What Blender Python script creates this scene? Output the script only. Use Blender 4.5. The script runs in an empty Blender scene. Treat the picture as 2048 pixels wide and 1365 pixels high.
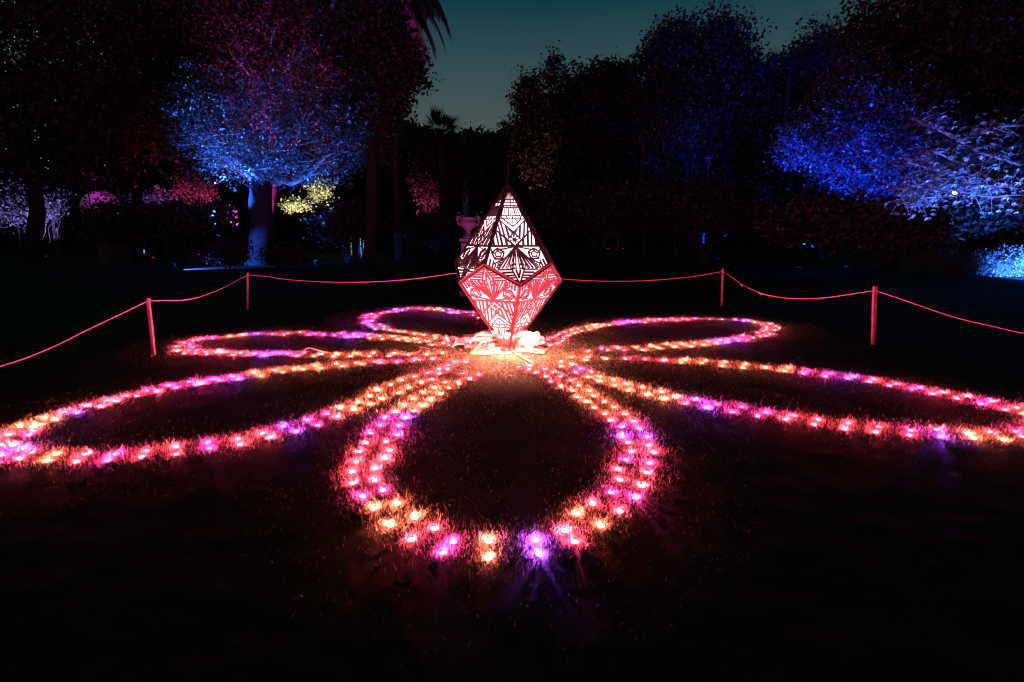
import bpy, bmesh, math, random
import numpy as np
from mathutils import Vector, Matrix

random.seed(7)
rng = np.random.default_rng(7)
scene = bpy.context.scene
COL = scene.collection

# ------------------------------------------------------------------ camera
CAM_H, F_PX, PITCH = 1.65, 1050.0, math.atan(217 / 1050.0)
cam_data = bpy.data.cameras.new('camera')
cam_data.sensor_width = 36.0
cam_data.lens = F_PX / 2048 * 36.0
cam_data.clip_start, cam_data.clip_end = 0.05, 2000
cam = bpy.data.objects.new('camera', cam_data)
COL.objects.link(cam)
cam.location = (0, 0, CAM_H)
cam.rotation_euler = (math.pi / 2 - PITCH, 0, 0)
scene.camera = cam

# ------------------------------------------------------------------ dusk sky
world = bpy.data.worlds.new('World')
scene.world = world
world.use_nodes = True
wn, wl = world.node_tree.nodes, world.node_tree.links
wn.clear()
w_out = wn.new('ShaderNodeOutputWorld')
w_bg = wn.new('ShaderNodeBackground')
w_tc = wn.new('ShaderNodeTexCoord')
w_sep = wn.new('ShaderNodeSeparateXYZ')
w_ramp = wn.new('ShaderNodeValToRGB')
w_noise = wn.new('ShaderNodeTexNoise')
w_mix = wn.new('ShaderNodeMath')
w_noise.inputs['Scale'].default_value = 3.0
w_noise.inputs['Detail'].default_value = 4.0
w_mix.operation = 'MULTIPLY_ADD'
w_mix.inputs[1].default_value = 0.03
wl.new(w_tc.outputs['Generated'], w_sep.inputs[0])
wl.new(w_tc.outputs['Generated'], w_noise.inputs['Vector'])
wl.new(w_noise.outputs['Fac'], w_mix.inputs[0])
wl.new(w_sep.outputs['Z'], w_mix.inputs[2])
wl.new(w_mix.outputs[0], w_ramp.inputs[0])
r = w_ramp.color_ramp
r.elements[0].position, r.elements[0].color = 0.0, (0.098, 0.115, 0.100, 1)
r.elements[1].position, r.elements[1].color = 1.0, (0.0, 0.008, 0.014, 1)
for pos, c in ((0.19, (0.070, 0.096, 0.091, 1)), (0.29, (0.032, 0.071, 0.082, 1)), (0.38, (0.004, 0.042, 0.054, 1)), (0.55, (0.0, 0.020, 0.030, 1))):
    e = r.elements.new(pos)
    e.color = c
wl.new(w_ramp.outputs[0], w_bg.inputs['Color'])
w_bg.inputs['Strength'].default_value = 1.0
wl.new(w_bg.outputs[0], w_out.inputs['Surface'])

# ------------------------------------------------------------------ exposure and sampling
vs = scene.view_settings
scene.display_settings.display_device = 'sRGB'
vs.view_transform, vs.look, vs.exposure, vs.gamma = 'Standard', 'None', 0.0, 1.0
vs.use_curve_mapping = False
scene.render.engine = 'CYCLES'
cy = scene.cycles
cy.use_denoising = True
cy.use_light_tree = True
cy.max_bounces, cy.diffuse_bounces, cy.glossy_bounces, cy.transmission_bounces = 5, 3, 2, 4
cy.sample_clamp_indirect = 40.0
cy.sample_clamp_direct = 0.0
cy.use_adaptive_sampling = False
cy.filter_width = 1.2

# ------------------------------------------------------------------ helpers
SP, CP = math.sin(PITCH), math.cos(PITCH)


def ray(px, py):
    x, y = (px - 1024) / F_PX, -(py - 682.5) / F_PX
    return Vector((x, y * SP + CP, y * CP - SP))


def at(px, py, dist):
    """The point of the world seen at that pixel, dist metres ahead of the camera."""
    d = ray(px, py)
    return Vector((0, 0, CAM_H)) + d * (dist / d.y)


def ground(px, py, z=0.0):
    d = ray(px, py)
    t = (z - CAM_H) / d.z
    return Vector((d.x * t, d.y * t, z))


def span(px, dist):
    return px * dist / F_PX


def empty(name, loc, rz=0.0):
    o = bpy.data.objects.new(name, None)
    o.empty_display_size = 0.1
    COL.objects.link(o)
    o.location = loc
    o.rotation_euler = (0, 0, rz)
    return o


def tag(o, label=None, cat=None, group=None, kind=None):
    for k, v in (('label', label), ('category', cat), ('group', group), ('kind', kind)):
        if v:
            o[k] = v
    return o


def link(name, me, mat=None, parent=None, loc=None):
    o = bpy.data.objects.new(name, me)
    COL.objects.link(o)
    if mat is not None and not me.materials:
        for m in (mat if isinstance(mat, (list, tuple)) else (mat,)):
            me.materials.append(m)
    if parent is not None:
        o.parent = parent
    if loc is not None:
        o.location = loc
    return o


def np_mesh(name, verts, faces, smooth=False):
    """verts (n,3) array, faces (m,k) array of one size k."""
    verts, faces = np.asarray(verts, np.float32), np.asarray(faces, np.int32)
    me = bpy.data.meshes.new(name)
    me.vertices.add(len(verts))
    me.vertices.foreach_set('co', verts.ravel())
    k = faces.shape[1]
    me.loops.add(faces.size)
    me.loops.foreach_set('vertex_index', faces.ravel())
    me.polygons.add(len(faces))
    me.polygons.foreach_set('loop_start', np.arange(len(faces), dtype=np.int32) * k)
    me.polygons.foreach_set('loop_total', np.full(len(faces), k, np.int32))
    if smooth:
        me.polygons.foreach_set('use_smooth', np.ones(len(faces), bool))
    me.update()
    me.validate()
    return me


class MB:
    """Collects shapes and links them as one mesh object."""

    def __init__(self):
        self.v, self.f = [], []

    def poly(self, vs_, fs):
        b = len(self.v)
        self.v += [tuple(p) for p in vs_]
        self.f += [tuple(b + i for i in f) for f in fs]
        return self

    def box(self, c, s, rz=0.0, top=1.0):
        cx, cy_, cz = c
        hx, hy, hz = s[0] / 2, s[1] / 2, s[2] / 2
        co, si = math.cos(rz), math.sin(rz)
        P = []
        for z, k in ((-hz, 1.0), (hz, top)):
            for x, y in ((-hx, -hy), (hx, -hy), (hx, hy), (-hx, hy)):
                x, y = x * k, y * k
                P.append((cx + x * co - y * si, cy_ + x * si + y * co, cz + z))
        return self.poly(P, [(3, 2, 1, 0), (4, 5, 6, 7), (0, 1, 5, 4), (1, 2, 6, 5), (2, 3, 7, 6), (3, 0, 4, 7)])

    def tube(self, pts, rad, n=6, cap=True):
        pts = [Vector(p) for p in pts]
        rads = rad if isinstance(rad, (list, tuple)) else [rad] * len(pts)
        P, Fc = [], []
        prev = None
        for i, p in enumerate(pts):
            t = (pts[min(i + 1, len(pts) - 1)] - pts[max(i - 1, 0)])
            t = t.normalized() if t.length > 1e-9 else Vector((0, 0, 1))
            if prev is None:
                a = t.orthogonal().normalized()
            else:
                a = prev - t * prev.dot(t)
                a = a.normalized() if a.length > 1e-6 else t.orthogonal().normalized()
            prev = a
            b = t.cross(a)
            for k in range(n):
                w = 2 * math.pi * k / n
                P.append(p + (a * math.cos(w) + b * math.sin(w)) * rads[i])
        for i in range(len(pts) - 1):
            for k in range(n):
                k2 = (k + 1) % n
                Fc.append((i * n + k, i * n + k2, (i + 1) * n + k2, (i + 1) * n + k))
        if cap:
            Fc.append(tuple(range(n - 1, -1, -1)))
            Fc.append(tuple((len(pts) - 1) * n + k for k in range(n)))
        return self.poly(P, Fc)

    def lathe(self, prof, n=16, c=(0, 0, 0), squash=1.0):
        P, Fc = [], []
        for rr, z in prof:
            for k in range(n):
                w = 2 * math.pi * k / n
                P.append((c[0] + rr * math.cos(w), c[1] + rr * squash * math.sin(w), c[2] + z))
        for i in range(len(prof) - 1):
            for k in range(n):
                k2 = (k + 1) % n
                Fc.append((i * n + k, i * n + k2, (i + 1) * n + k2, (i + 1) * n + k))
        Fc.append(tuple(range(n - 1, -1, -1)))
        Fc.append(tuple((len(prof) - 1) * n + k for k in range(n)))
        return self.poly(P, Fc)

    def mesh(self, name, smooth=False):
        me = bpy.data.meshes.new(name)
        me.from_pydata(self.v, [], self.f)
        if smooth:
            me.polygons.foreach_set('use_smooth', np.ones(len(me.polygons), bool))
        me.update()
        return me

    def build(self, name, mat, parent=None, smooth=False, loc=None):
        return link(name, self.mesh(name, smooth), mat, parent, loc)


# ------------------------------------------------------------------ materials
def mat(name, col, rough=0.7, var=0.25, scale=8.0, metal=0.0, spec=0.4, bump=0.0, translucent=0.0, island=False):
    m = bpy.data.materials.new(name)
    m.use_nodes = True
    nt = m.node_tree
    n, l = nt.nodes, nt.links
    b = n['Principled BSDF']
    out = n['Material Output']
    tc = n.new('ShaderNodeTexCoord')
    ns = n.new('ShaderNodeTexNoise')
    ns.inputs['Scale'].default_value = scale
    ns.inputs['Detail'].default_value = 5
    l.new(tc.outputs['Object'], ns.inputs['Vector'])
    ramp = n.new('ShaderNodeValToRGB')
    lo = [c * (1 - var) for c in col]
    hi = [min(1, c * (1 + var)) for c in col]
    ramp.color_ramp.elements[0].position, ramp.color_ramp.elements[0].color = 0.25, (*lo, 1)
    ramp.color_ramp.elements[1].position, ramp.color_ramp.elements[1].color = 0.75, (*hi, 1)
    if island:
        geo = n.new('ShaderNodeNewGeometry')
        l.new(geo.outputs['Random Per Island'], ramp.inputs[0])
    else:
        l.new(ns.outputs['Fac'], ramp.inputs[0])
    l.new(ramp.outputs[0], b.inputs['Base Color'])
    b.inputs['Roughness'].default_value = rough
    b.inputs['Metallic'].default_value = metal
    b.inputs['Specular IOR Level'].default_value = spec
    if bump:
        bp = n.new('ShaderNodeBump')
        bp.inputs['Strength'].default_value = bump
        bp.inputs['Distance'].default_value = 0.02
        l.new(ns.outputs['Fac'], bp.inputs['Height'])
        l.new(bp.outputs[0], b.inputs['Normal'])
    if translucent:
        tr = n.new('ShaderNodeBsdfTranslucent')
        mx = n.new('ShaderNodeMixShader')
        mx.inputs[0].default_value = translucent
        l.new(ramp.outputs[0], tr.inputs['Color'])
        l.new(b.outputs[0], mx.inputs[1])
        l.new(tr.outputs[0], mx.inputs[2])
        l.new(mx.outputs[0], out.inputs['Surface'])
    return m


def glow(name, col, strength, quiet=False):
    m = bpy.data.materials.new(name)
    m.use_nodes = True
    n, l = m.node_tree.nodes, m.node_tree.links
    n.clear()
    out = n.new('ShaderNodeOutputMaterial')
    e = n.new('ShaderNodeEmission')
    e.inputs['Color'].default_value = (*col, 1)
    e.inputs['Strength'].default_value = strength
    if quiet:
        m.cycles.emission_sampling = 'NONE'
    l.new(e.outputs[0], out.inputs['Surface'])
    return m


M = dict(
    ground=mat('lawn_soil', (0.022, 0.026, 0.012), 0.95, 0.5, 3.0, spec=0.1, bump=0.6),
    grass=mat('grass_blade', (0.105, 0.085, 0.055), 0.45, 0.8, translucent=0.35, island=True),
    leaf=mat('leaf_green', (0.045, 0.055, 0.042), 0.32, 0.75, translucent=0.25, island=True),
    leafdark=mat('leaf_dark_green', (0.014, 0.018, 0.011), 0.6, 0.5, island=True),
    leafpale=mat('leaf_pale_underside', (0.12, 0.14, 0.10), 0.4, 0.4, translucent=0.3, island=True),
    barkdark=mat('dark_bark', (0.014, 0.012, 0.010), 0.95, 0.5, 6.0, bump=0.8),
    barkblack=mat('shaded_black_bark', (0.011, 0.010, 0.010), 0.8, 0.5, 6.0, bump=0.9),  # shade put into the bark colour, keeping trunks near floodlights dark
    bark=mat('bark', (0.075, 0.060, 0.048), 0.9, 0.5, 6.0, bump=0.9),
    barkpale=mat('bark_smooth_grey', (0.16, 0.14, 0.12), 0.8, 0.4, 5.0, bump=0.6),
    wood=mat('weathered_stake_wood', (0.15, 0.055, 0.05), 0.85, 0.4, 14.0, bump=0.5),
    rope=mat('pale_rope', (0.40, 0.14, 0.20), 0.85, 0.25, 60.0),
    latticeunlit=mat('unlit_black_sheet', (0.010, 0.006, 0.008), 0.6, 0.2, 10.0, spec=0.25),  # upper panels: their lack of light is put into this near-black colour
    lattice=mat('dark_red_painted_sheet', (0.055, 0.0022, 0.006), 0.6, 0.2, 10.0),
    black=mat('black_plastic', (0.012, 0.012, 0.013), 0.45, 0.3, 20.0),
    steel=mat('grey_steel', (0.35, 0.34, 0.33), 0.4, 0.2, 20.0, metal=0.6),
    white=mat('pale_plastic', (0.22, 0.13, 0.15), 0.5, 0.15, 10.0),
    board=mat('pale_plywood', (0.17, 0.11, 0.07), 0.8, 0.25, 9.0, bump=0.2),
    cloth=mat('pale_tarpaulin', (0.52, 0.46, 0.40), 0.7, 0.25, 6.0, bump=0.3),
    bag=mat('crumpled_white_plastic', (0.60, 0.56, 0.50), 0.35, 0.35, 12.0, bump=0.5),
    stone=mat('weathered_stone', (0.036, 0.042, 0.062), 0.9, 0.35, 7.0, bump=0.5),
    canvas=mat('smooth_pale_canvas', (0.55, 0.52, 0.55), 0.8, 0.1, 3.0),
)


def translucent_mat(name, col):
    m = bpy.data.materials.new(name)
    m.use_nodes = True
    n, l = m.node_tree.nodes, m.node_tree.links
    n.clear()
    out = n.new('ShaderNodeOutputMaterial')
    t = n.new('ShaderNodeBsdfTranslucent')
    d = n.new('ShaderNodeBsdfDiffuse')
    mx = n.new('ShaderNodeMixShader')
    tc = n.new('ShaderNodeTexCoord')
    ns = n.new('ShaderNodeTexNoise')
    ns.inputs['Scale'].default_value = 14
    rp = n.new('ShaderNodeValToRGB')
    rp.color_ramp.elements[0].position, rp.color_ramp.elements[0].color = 0.3, (*[c * 0.8 for c in col], 1)
    rp.color_ramp.elements[1].position, rp.color_ramp.elements[1].color = 0.7, (*col, 1)
    l.new(tc.outputs['Object'], ns.inputs['Vector'])
    l.new(ns.outputs['Fac'], rp.inputs[0])
    l.new(rp.outputs[0], t.inputs['Color'])
    l.new(rp.outputs[0], d.inputs['Color'])
    mx.inputs[0].default_value = 0.3
    l.new(t.outputs[0], mx.inputs[1])
    l.new(d.outputs[0], mx.inputs[2])
    l.new(mx.outputs[0], out.inputs['Surface'])
    return m


M['diffuser'] = translucent_mat('white_diffuser_sheet', (0.72, 0.70, 0.68))

# ------------------------------------------------------------------ ground
gv, gf = [], []
NX = 61
xs = np.linspace(-1, 1, NX)
xs = np.sign(xs) * (np.abs(xs) ** 2.2) * 260
ys = np.linspace(0, 1, NX) ** 2.2 * 400 - 12
X, Y = np.meshgrid(xs, ys)
Z = np.zeros_like(X)
gverts = np.stack([X.ravel(), Y.ravel(), Z.ravel()], 1)
ii = np.arange(NX * NX).reshape(NX, NX)
gfaces = np.stack([ii[:-1, :-1].ravel(), ii[:-1, 1:].ravel(), ii[1:, 1:].ravel(), ii[1:, :-1].ravel()], 1)
tag(link('lawn', np_mesh('lawn', gverts, gfaces), M['ground']), 'dark lawn running back under the trees', kind='structure')

# ------------------------------------------------------------------ the lantern in the middle
CX, CY = -0.056, 7.233
N, R, Z0 = 5, 0.72, 1.155
Z1 = Z0 * math.tan(math.pi / (2 * N)) ** 2
ZC = 1.128
KL = math.hypot(R, Z0 + Z1)                       # length of one kite-shaped panel
VU = math.hypot(R * math.cos(math.pi / N), Z0 - Z1) / KL
WU = R * math.sin(math.pi / N) / KL
TRUNC = 0.038


def hw(v):
    return WU * v / VU if v <= VU else WU * (1 - v) / (1 - VU)


def clip_seg(p, q, poly):
    """The part of segment p-q inside a convex polygon (either winding)."""
    t0, t1 = 0.0, 1.0
    dx, dy = q[0] - p[0], q[1] - p[1]
    area = sum(a[0] * b[1] - b[0] * a[1] for a, b in zip(poly, poly[1:] + poly[:1]))
    sg = 1 if area > 0 else -1
    for a, b in zip(poly, poly[1:] + poly[:1]):
        ex, ey = b[0] - a[0], b[1] - a[1]
        num = sg * (ex * (p[1] - a[1]) - ey * (p[0] - a[0]))
        den = sg * (ex * dy - ey * dx)
        if abs(den) < 1e-12:
            if num < 0:
                return None
        else:
            t = -num / den
            if den > 0:
                t0 = max(t0, t)
            else:
                t1 = min(t1, t)
    if t1 - t0 < 1e-3:
        return None
    return ((p[0] + dx * t0, p[1] + dy * t0), (p[0] + dx * t1, p[1] + dy * t1))


KITE = [(-hw(TRUNC), TRUNC), (hw(TRUNC), TRUNC), (WU, VU), (0, 1), (-WU, VU)]
bars = []


def bar(p, q, w, poly=KITE, mirror=True):
    s = clip_seg(p, q, poly)
    if s:
        bars.append((*s, w))
        if mirror:
            bars.append(((-s[0][0], s[0][1]), (-s[1][0], s[1][1]), w))


def stripes(poly, d, gap, w, mirror=True, jitter=0.25):
    L_ = math.hypot(*d)
    d = (d[0] / L_, d[1] / L_)
    nx, ny = -d[1], d[0]
    offs = [a * nx + b * ny for a, b in poly]
    o = min(offs) + gap * 0.6
    k = 0
    while o < max(offs):
        jit = (((k * 37) % 11) / 11 - 0.5) * gap * jitter
        c = (nx * (o + jit), ny * (o + jit))
        al = [a * d[0] + b * d[1] for a, b in poly]
        bar((c[0] + d[0] * (min(al) - 1), c[1] + d[1] * (min(al) - 1)), (c[0] + d[0] * (max(al) + 1), c[1] + d[1] * (max(al) + 1)), w * (0.8 + 0.4 * ((k * 5) % 3) / 2), poly, mirror)
        o += gap
        k += 1


# frame round the sheet
for a, b, w in (((hw(TRUNC), TRUNC), (WU, VU), 0.027), ((WU, VU), (0, 1), 0.030)):
    bars += [(a, b, w), ((-a[0], a[1]), (-b[0], b[1]), w)]
bars.append((KITE[0], KITE[1], 0.02))
# fan at the narrow end
for fr in (-0.72, -0.45, -0.2, 0.05, 0.3, 0.55):
    bar((fr * hw(0.05), 0.05), (fr * hw(0.163), 0.163), 0.0045, mirror=False)
for v, w in ((0.163, 0.007), (0.195, 0.006), (0.226, 0.006), (0.248, 0.006), (0.33, 0.007), (0.361, 0.008), (0.628, 0.015)):
    bar((-1, v), (1, v), w, mirror=False)
bar((-1, 0.211), (1, 0.211), 0.003, mirror=False)
for fr in (-0.55, -0.1, 0.12, 0.4, 0.68):
    bar((fr * hw(.163), .163), (fr * hw(.195), .195), 0.007, mirror=False)
bar((0, 0.195), (0, 0.226), 0.006, mirror=False)
for k in range(-6, 7):
    bar((k / 6.6 * hw(.226), .226), (k / 6.6 * hw(.248), .248), 0.006, mirror=False)
for k, fr in enumerate((-0.82, -0.62, -0.44, -0.28, -0.1, 0.08, 0.26, 0.44, 0.6, 0.8)):
    bar((fr * hw(.248), .248), (fr * hw(.33), .33), 0.006 + 0.004 * (k % 3 == 0), mirror=False)
for a, b in ((-0.75, -0.55), (-0.12, 0.0), (0.45, 0.3), (0.86, 0.72)):
    bar((a * hw(.33), .33), (b * hw(.361), .361), 0.009, mirror=False)
# crossed lattice above the cross bar
bar((-0.128, 0.361), (0.0, 0.492), 0.008)
bar((0.0, 0.492), (0.066, 0.572), 0.008)
bar((0.066, 0.572), (0.0, 0.628), 0.010)
bar((-0.085, 0.361), (0.0, 0.438), 0.007)
bar((-0.085, 0.361), (-0.060, 0.361), 0.007)
bar((-0.046, 0.462), (0.0, 0.510), 0.007)
bar((-0.066, 0.572), (-0.175, 0.45), 0.009)
bar((0.0, 0.628), (-0.2, 0.43), 0.008)
bar((-0.05, 0.41), (-0.03, 0.361), 0.005)
bar((0, 0.361), (0, 0.43), 0.005, mirror=False)
for k in range(8):
    w = k * math.pi / 4 + 0.2
    bar((0, 0.568), (0.048 * math.cos(w), 0.568 + 0.05 * math.sin(w)), 0.004, mirror=False)
for k in range(6):
    a, b = k * math.pi / 3, (k + 1) * math.pi / 3
    bar((0.016 * math.cos(a), .568 + .016 * math.sin(a)), (0.016 * math.cos(b), .568 + .016 * math.sin(b)), 0.006, mirror=False)
stripes([(-hw(.445), .445), (-.012, .628), (-hw(.628), .628)], (0.10, 1), 0.038, 0.015)
stripes([(-.125, .368), (0, .50), (-.066, .572), (-hw(.448), .448), (-hw(.37), .37)], (0.16, 1), 0.034, 0.012)
stripes([(-.06, .56), (0, .50), (0, .53)], (0.2, 1), 0.02, 0.006)
# fan below the cross bar
for u, v, w in ((0.018, .86, .007), (0.048, .85, .010), (0.052, .80, .005), (0.092, .845, .006), (0.105, .84, .006), (0.135, .84, .010), (0.172, .845, .008), (0.19, .838, .005), (0.17, .668, .007), (0.12, .66, .006)):
    bar((0.004, .635), (u, v), w)
for sgn in (-1, 1):
    for rad, w in ((0.056, 0.010), (0.030, 0.007)):
        P5 = [(sgn * (0.160 + rad * math.sin(k * 2 * math.pi / 5)), 0.706 - rad * math.cos(k * 2 * math.pi / 5)) for k in range(5)]
        for a, b in zip(P5, P5[1:] + P5[:1]):
            bar(a, b, w, mirror=False)
    for k in range(5):
        w = k * 2 * math.pi / 5
        bar((sgn * (0.160 + 0.03 * math.sin(w)), .706 - 0.03 * math.cos(w)), (sgn * (0.160 + 0.058 * math.sin(w)), .706 - 0.058 * math.cos(w)), 0.006, mirror=False)
bar((0.105, 0.745), (0.21, 0.80), 0.008)
bar((0.215, 0.66), (0.212, 0.70), 0.007)
stripes([(.115, .765), (.165, .765), (.185, .835), (.155, .84)], (1, -0.35), 0.018, 0.007)
stripes([(.19, .775), (hw(.74), .74), (WU, VU), (.195, .845)], (0.30, 1), 0.026, 0.010)
stripes([(.02, .78), (.045, .76), (.06, .85), (.03, .85)], (1, .4), 0.03, 0.012)
# spear and steps at the short end
bar((0.058, 0.845), (0.0, 0.985), 0.009)
bar((0.03, 0.66), (0.072, 0.79), 0.006)
bar((0.072, 0.79), (0.058, 0.85), 0.008)
stripes([(.062, .842), (.19, .842), (.0, .99)], (1, 0.02), 0.026, 0.010)
bar((0.018, .86), (0.0, .93), 0.012)

pm = MB()
for i, (a, b, w) in enumerate(bars):
    a, b = Vector((a[0] * KL, a[1] * KL)), Vector((b[0] * KL, b[1] * KL))
    d = b - a
    if d.length < 1e-4:
        continue
    d.normalize()
    n_ = Vector((-d.y, d.x)) * ((w * 1.15 + 0.0016) * KL / 2)
    e = d * (w * KL * 0.2)
    t = 0.006 + i * 2.5e-5
    q = (a - e + n_, a - e - n_, b + e - n_, b + e + n_)
    pm.poly([(p.x, p.y, -i * 1e-5) for p in q] + [(p.x, p.y, t) for p in q],
            [(3, 2, 1, 0), (4, 5, 6, 7), (0, 1, 5, 4), (1, 2, 6, 5), (2, 3, 7, 6), (3, 0, 4, 7)])
panel_me = pm.mesh('lattice_panel')
panel_me.materials.append(M['lattice'])
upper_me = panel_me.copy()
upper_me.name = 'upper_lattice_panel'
upper_me.materials[0] = M['latticeunlit']
dm = MB()
DZ = -0.012
dm.poly([(x * KL * 0.99, y * KL * 0.995, DZ) for x, y in KITE], [(0, 1, 2, 3, 4)])
diff_me = dm.mesh('diffuser')
diff_me.materials.append(M['diffuser'])

lantern = empty('crystal_lantern', (CX, CY, 0.0))
tag(lantern, 'tall crystal-shaped lantern of cut-out panels glowing white and pink on the lawn', 'lantern')
A0 = math.radians(-77.5)
for half in (1, -1):
    for k in range(5):
        phi = A0 + k * 2 * math.pi / 5 + (0 if half == 1 else math.pi / 5)
        apex = Vector((0, 0, ZC + half * Z0))
        tip = Vector((R * math.cos(phi), R * math.sin(phi), ZC - half * Z1))
        vd = (tip - apex).normalized()
        ud = Vector((-math.sin(phi), math.cos(phi), 0))
        nd = ud.cross(vd)
        if nd.dot(Vector((math.cos(phi), math.sin(phi), 0))) < 0:
            ud = -ud
            nd = -nd
        mtx = Matrix((ud, vd, nd)).transposed().to_4x4()
        mtx.translation = apex
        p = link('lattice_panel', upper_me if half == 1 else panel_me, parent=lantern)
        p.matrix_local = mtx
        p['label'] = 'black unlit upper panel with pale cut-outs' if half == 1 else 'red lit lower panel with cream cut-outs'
        link('diffuser', diff_me, parent=p)
rt = hw(TRUNC) * KL / math.sin(math.pi / 5) * 1.02
zt = ZC + Z0 * (1 - TRUNC * 1.0)
MB().lathe([(0.062, zt - 0.03), (0.05, zt), (0.034, zt + 0.03), (0.012, zt + 0.045)], 5).build('cap', M['latticeunlit'], lantern)
MB().lathe([(0.105, 0.022), (0.105, 0.05), (0.075, 0.06), (0.065, 0.11)], 10).build('foot', M['lattice'], lantern)
MB().tube([(0, 0, 0.03), (0, 0, ZC + Z0 - 0.1)], 0.016, 8).build('inner_pole', M['steel'], lantern)


def point_lamp(name, loc, col, power, rad, parent=None):
    ld = bpy.data.lights.new(name, 'POINT')
    ld.color, ld.energy, ld.shadow_soft_size = col, power, rad
    o = bpy.data.objects.new(name, ld)
    COL.objects.link(o)
    o.location = loc
    if parent is not None:
        o.parent = parent
    return o


for loc, col, pw in (((0.02, -0.10, 1.84), (1.0, 0.42, 0.52), 15), ((-0.045, -0.06, 0.335), (1.0, 0.50, 0.42), 9), ((0.075, -0.06, 0.335), (1.0, 0.42, 0.55), 9),
                     ((0.0, 0.06, 1.50), (1.0, 0.58, 0.74), 24), ((0.0, 0.06, 1.20), (1.0, 0.60, 0.76), 34), ((0.0, 0.06, 0.92), (1.0, 0.66, 0.52), 38), ((0.0, 0.06, 0.62), (1.0, 0.64, 0.48), 22)):
    MB().lathe([(0.03, -0.05), (0.035, 0.0), (0.01, 0.012)], 8).build('lamp_housing', M['black'], lantern, loc=(loc[0], loc[1], loc[2] - 0.05))
    point_lamp('lantern_lamp', loc, col, pw, 0.04, lantern)
# added hooded lamps on the lower panels, put in to light the ground
for dx, dy, pw in ((-0.215, -0.15, 420), (0.235, -0.12, 520), (0.0, -0.262, 420), (0.10, 0.26, 240)):
    MB().lathe([(0.026, -0.004), (0.027, 0.006), (0.014, 0.026), (0.004, 0.030)], 10).build('added_down_lamp', M['black'], lantern, loc=(dx, dy, 0.335))
    ld = bpy.data.lights.new('added_down_light', 'SPOT')
    ld.color, ld.energy, ld.spot_size, ld.spot_blend, ld.shadow_soft_size = (1.0, 0.25, 0.17), pw, math.radians(164), 0.25, 0.015
    o = bpy.data.objects.new('added_down_light', ld)
    COL.objects.link(o)
    o.parent, o.location = lantern, (dx, dy, 0.322)

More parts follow.
